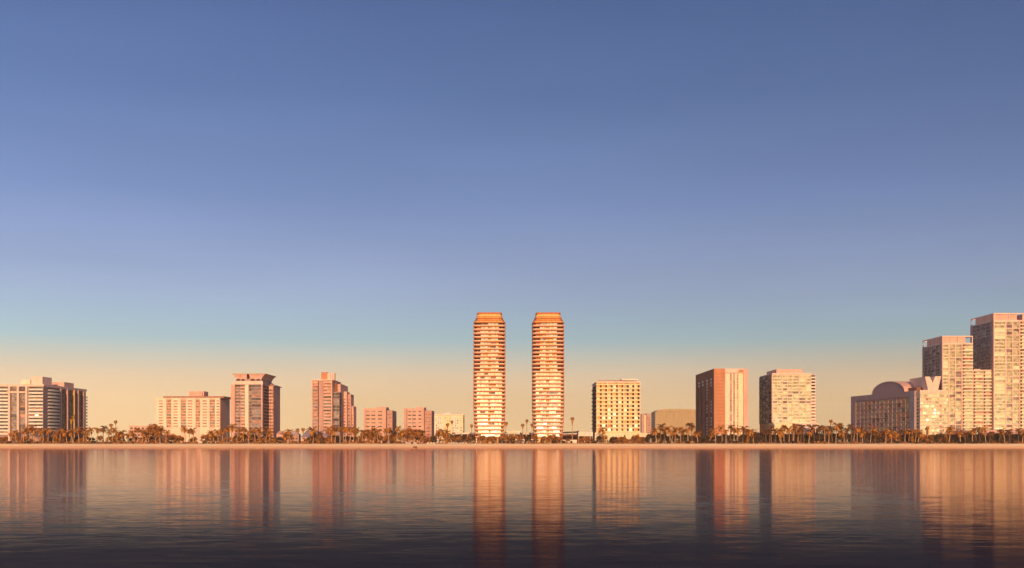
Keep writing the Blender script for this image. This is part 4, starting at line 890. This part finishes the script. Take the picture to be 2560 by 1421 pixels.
while x < 2640:     # the shrub line at the top of the sand
    gap = rr_.uniform(7, 15); x += gap
    if 1500 < x < 1512: continue
    left = x < 1050; clear = 1150 < x < 1420
    if rr_.random() < (.10 if left else .35 if clear else .25): continue
    k = 'dshrub' if rr_.random() < (.15 if left else .55) else 'shrub'
    P_(k, x, rr_.uniform(1101, 1105) if left else rr_.uniform(1101.5, 1106), 945.5+rr_.uniform(-.8,1) if left else 948.5+rr_.uniform(-1,1.5), rr_.uniform(.8,1.3))
x = -40.0
while x < 2640:
    x += rr_.uniform(9, 20)
    if 1136 < x < 1490: continue
    if x < 1060 and rr_.random() < .45: continue
    P_('dark' if (x > 1600 or rr_.random() < .4) else 'broad', x, rr_.uniform(1080, 1092) if x > 1620 else rr_.uniform(1086, 1097), 958+rr_.uniform(-2,6), rr_.uniform(.7,1.1)*(1 if x > 1620 else .75))
PL.sort(key=lambda q: q[1])
ORD = ['', 'first','second','third','fourth','fifth','sixth','seventh','eighth','ninth','tenth','eleventh','twelfth','thirteenth','fourteenth','fifteenth','sixteenth','seventeenth','eighteenth','nineteenth','twentieth',
       'twenty-first','twenty-second','twenty-third','twenty-fourth','twenty-fifth','twenty-sixth','twenty-seventh','twenty-eighth','twenty-ninth','thirtieth','thirty-first','thirty-second','thirty-third','thirty-fourth','thirty-fifth','thirty-sixth']
cnt = {}; tot_ = {}
def regof(px):
    for a, b, n in REG:
        if a <= px < b: return n
for q in PL:
    k = (q[0], regof(q[1])); tot_[k] = tot_.get(k, 0)+1
for kind, px, Y, top, wf in PL:
    rg = regof(px); k = (kind, rg); cnt[k] = cnt.get(k, 0)+1
    n_, c_ = tot_[k], cnt[k]
    if n_ == 1: lab = f'{DESC[kind]} {rg}, the only one there'
    elif n_ == 2: lab = f'{DESC[kind]} {rg}, {"left" if c_ == 1 else "right"} one of two'
    else: lab = f'{DESC[kind]} {rg}, {"leftmost" if c_ == 1 else "rightmost" if c_ == n_ else ORD[c_]+" from left"}'
    tm, cm = rr_.choice(PR[kind]); zb = G-.05
    if Y < 948: zb = 3.35
    hgt = atz(top, Y)-zb; s = hgt/(PH[kind]+(1.5 if NAME[kind] in ('fan_palm',) else 1.2 if NAME[kind] == 'palm_tree' else 0))
    e = empty(NAME[kind], (atx(px,Y), Y, zb), lab, CATS[kind], {'palm tree':'feathery palms along the beach','fan palm':'fan palms along the beach','tree':'trees behind the beach','shrub':'shrubs along the top of the beach'}[CATS[kind]], rz=0)
    ra = rr_.uniform(0, 6.28) if CATS[kind] != 'tree' else rr_.uniform(-.5,.5)
    for nm, me in (('trunk', tm), ('crown', cm)):
        o = bpy.data.objects.new(nm, me); COL.objects.link(o); o.parent = e; o.rotation_euler = (0,0,ra)
        if CATS[kind] in ('palm tree', 'fan palm'):
            # keep crowns at their true size while the trunk takes the height
            if nm == 'trunk': o.scale = (1.35, 1.35, s)
            else:
                top_off = PH[kind]*(s-1); cs = (1.38 if CATS[kind] == 'palm tree' else 1.3)*wf*(rr_.uniform(.85,1.12)); o.scale = (cs, cs, cs)
                o.location = (0, 0, PH[kind]*s-PH[kind]*cs)
                # recentre on the leaning trunk top
                lean = max(tm.vertices, key=lambda v: v.co.z).co; lx, ly = lean.x*(1.35-cs), lean.y*(1.35-cs)
                o.location.x = lx*math.cos(ra)-ly*math.sin(ra); o.location.y = lx*math.sin(ra)+ly*math.cos(ra)
        else:
            ww = 1.12*s**.35*wf if CATS[kind] == 'tree' else s**.5*wf
            o.scale = (ww*(.85 if kind != 'shrub' else 1), ww*.8, s)
# low ground cover that ties the shrub line together
gc = MB(); rg_ = random.Random(5)
for i in range(15000):
    x = rg_.uniform(-560, 560); pxx = CX+x*F/948
    yy = rg_.uniform(945, 952) if pxx < 1050 else rg_.uniform(948, 955)
    zb = 3.55 if yy < 948 else 3.9
    z = zb+abs(rg_.gauss(0,.35)); p = Vector((x, yy, z)); a = Vector((rg_.uniform(-1,1), rg_.uniform(-.5,.5), rg_.uniform(-.3,.6)))*.5; b = Vector((rg_.uniform(-.3,.3), rg_.uniform(-.6,.6), rg_.uniform(.2,1)))*.35
    gc.quad(tuple(p-a), tuple(p-b), tuple(p+a), tuple(p+b))
tag(gc.build('ground_cover', LM['tree']), 'low rusty ground cover running along the top of the sand', 'ground cover', kind='stuff')

# ------------------------------------------------------------------ small things on the sand and the water
def lounger(px, lab, Y=943.0, zb=3.35, rz=0.2):
    r = empty('sun_lounger', (atx(px,Y), Y, zb), lab, 'sun lounger', 'white loungers on the sand')
    mb = MB(); mb.box(-.9,.9,-.35,.35,.28,.42); o = mesh_of(mb,'seat',M['white']); q = bpy.data.objects.new('seat', o); COL.objects.link(q); q.parent = r
    mb = MB(); mb.hexa([(.85,-.35,.42),(.97,-.35,.42),(.97,.35,.42),(.85,.35,.42)], [(1.35,-.35,1.05),(1.47,-.35,1.05),(1.47,.35,1.05),(1.35,.35,1.05)]); q = bpy.data.objects.new('backrest', mesh_of(mb,'backrest',M['white'])); COL.objects.link(q); q.parent = r
    for sx in (-.8,.8):
        for sy in (-.3,.3):
            mb = MB(); mb.box(sx-.04,sx+.04,sy-.04,sy+.04,-.1,.28); q = bpy.data.objects.new('leg', mesh_of(mb,'leg',M['white'])); COL.objects.link(q); q.parent = r
    r.rotation_euler.z = rz
def beach_tent(px, lab, w_=2.4, h=1.7, Y=944.0, zb=3.45):
    r = empty('beach_cabana', (atx(px,Y), Y, zb), lab, 'cabana', 'small white cabanas on the sand')
    for sx in (-1,1):
        for sy in (-1,1):
            mb = MB(); mb.box(sx*w_*.45-.05,sx*w_*.45+.05,sy*w_*.35-.05,sy*w_*.35+.05,-.15,h*.62); q = bpy.data.objects.new('post', mesh_of(mb,'post',M['white'])); COL.objects.link(q); q.parent = r
    mb = MB(); a = w_*.5; b = w_*.4
    mb.taper([(-a,-b),(a,-b),(a,b),(-a,b)], h*.62, [(-.1,-.1),(.1,-.1),(.1,.1),(-.1,.1)], h); q = bpy.data.objects.new('canopy', mesh_of(mb,'canopy',M['white'])); COL.objects.link(q); q.parent = r
    mb = MB(); mb.box(-a*.86,a*.86,b*.62,b*.70,-.1,h*.62-.02); q = bpy.data.objects.new('back_panel', mesh_of(mb,'back_panel',M['white'])); COL.objects.link(q); q.parent = r
OR = ['leftmost','second from left','third from left','fourth from left','fifth from left','sixth from left','seventh from left','eighth from left','ninth from left','rightmost']
for i, px in enumerate((1018,1024,1033,1038,1070,1078,1085)): beach_tent(px, f'small white cabana before the right small pink block, {OR[i] if i < 6 else "rightmost"}')
for i, px in enumerate((1123,1129,1136,1142,1151,1158,1165)): beach_tent(px, f'small white cabana on sand left of the golden towers, {OR[i] if i < 6 else "rightmost"}', 2.2, 1.5)
for i, px in enumerate((1181,1187,1193,1199,1235,1241,1247,1253,1259)): lounger(px, f'white sun lounger on sand below the left golden tower, {OR[i] if i < 8 else "rightmost"}')
for i, px in enumerate((512,521,548,560)): lounger(px, f'white sun lounger on sand before the cream striped block, {["leftmost","second","third","rightmost"][i]}', 941, 3.1)
# moored boat
Yb = 915; xb_ = atx(1040, Yb); r = empty('rowing_boat', (xb_, Yb, 0), 'small boat with dark bow cover floating just off the beach', 'boat')
mb = MB(); n = 12; secs = []
for i in range(n+1):
    s = i/n; x = -2.8+5.6*s; wd = .95*max(.04, math.sin(math.pi*min(1, .08+s*.80)))**.7; sh = .45+.35*(1-s)**2+.1*s
    secs.append([(x,-wd,sh),(x,-wd*.6,-.1),(x,wd*.6,-.1),(x,wd,sh),(x,wd*.85,sh),(x,wd*.5,.12),(x,-wd*.5,.12),(x,-wd*.85,sh)])
for a in secs: mb.v += a
for i in range(n):
    for j in range(8): mb.f.append((i*8+j, i*8+(j+1)%8, (i+1)*8+(j+1)%8, (i+1)*8+j))
mb.f.append(tuple(range(8))); mb.f.append(tuple(n*8+j for j in reversed(range(8))))
q = bpy.data.objects.new('hull', mesh_of(mb,'hull',M['orange'])); COL.objects.link(q); q.parent = r
mb = MB(); mb.taper([(-2.7,-.3),(.9,-.9),(.9,.9),(-2.7,.3)], .62, [(-2.1,-.1),(.6,-.4),(.6,.4),(-2.1,.1)], 1.7); q = bpy.data.objects.new('bow_cover', mesh_of(mb,'bow_cover',M['dark'])); COL.objects.link(q); q.parent = r
for x in (1.3, 2.0):
    mb = MB(); mb.box(x-.13,x+.13,-.62,.62,.36,.42); q = bpy.data.objects.new('thwart', mesh_of(mb,'thwart',M['cream'])); COL.objects.link(q); q.parent = r
# rocks and driftwood on the right-hand sand
def rock(px, Y, z, s, lab, cat='rock', name='rock'):
    mb = MB(); rnd = random.Random(px); N = 8
    for i in range(5):
        ph = math.pi*i/4; 
        for j in range(N): a = 2*math.pi*j/N; k = 1+rnd.uniform(-.2,.2); mb.v.append((s[0]*math.sin(ph)*math.cos(a)*k, s[1]*math.sin(ph)*math.sin(a)*k, s[2]*math.cos(ph)*k))
    for i in range(4):
        for j in range(N): mb.f.append((i*N+j, (i+1)*N+j, (i+1)*N+(j+1)%N, i*N+(j+1)%N))
    o = bpy.data.objects.new(name, mesh_of(mb, name, M['roof'])); COL.objects.link(o); o.location = (atx(px,Y), Y, z); tag(o, lab, cat)
rock(2446, 943, 3.6, (1.5,1.0,.8), 'reddish boulder on bright sand below the tallest tower')
rock(2419, 945, 3.7, (2.6,.6,.4), 'long dark driftwood log on sand below the framed towers', 'driftwood', 'driftwood_log')
# beach marker posts
for i, px in enumerate((1006.5, 1013.5, 1028, 1081)):
    mb = MB(); x = atx(px, 941); mb.tube([(x,941,2.9),(x,941,4.9)], [.09,.07], 6); o = mb.build('beach_post', M['terra']); tag(o, f'thin orange marker post on the sand below the right small pink block, {["leftmost","second","third","rightmost"][i]}', 'post', 'marker posts on the sand')

# ------------------------------------------------------------------ evening haze
hz = MB(); hz.box(-3600, 3600, -900, 3800, -9, 150)
hm = bpy.data.materials.new('haze'); hm.use_nodes = True; t = hm.node_tree; t.nodes.clear()
o_ = t.nodes.new('ShaderNodeOutputMaterial'); pv = t.nodes.new('ShaderNodeVolumePrincipled')
pv.inputs['Color'].default_value = (1,.92,.80,1); pv.inputs['Density'].default_value = .00007; pv.inputs['Anisotropy'].default_value = 0.0
t.links.new(pv.outputs[0], o_.inputs['Volume'])
o = hz.build('haze', hm); o['kind'] = 'stuff'; o['label'] = 'thin golden evening haze over the water and skyline'; o['category'] = 'haze'
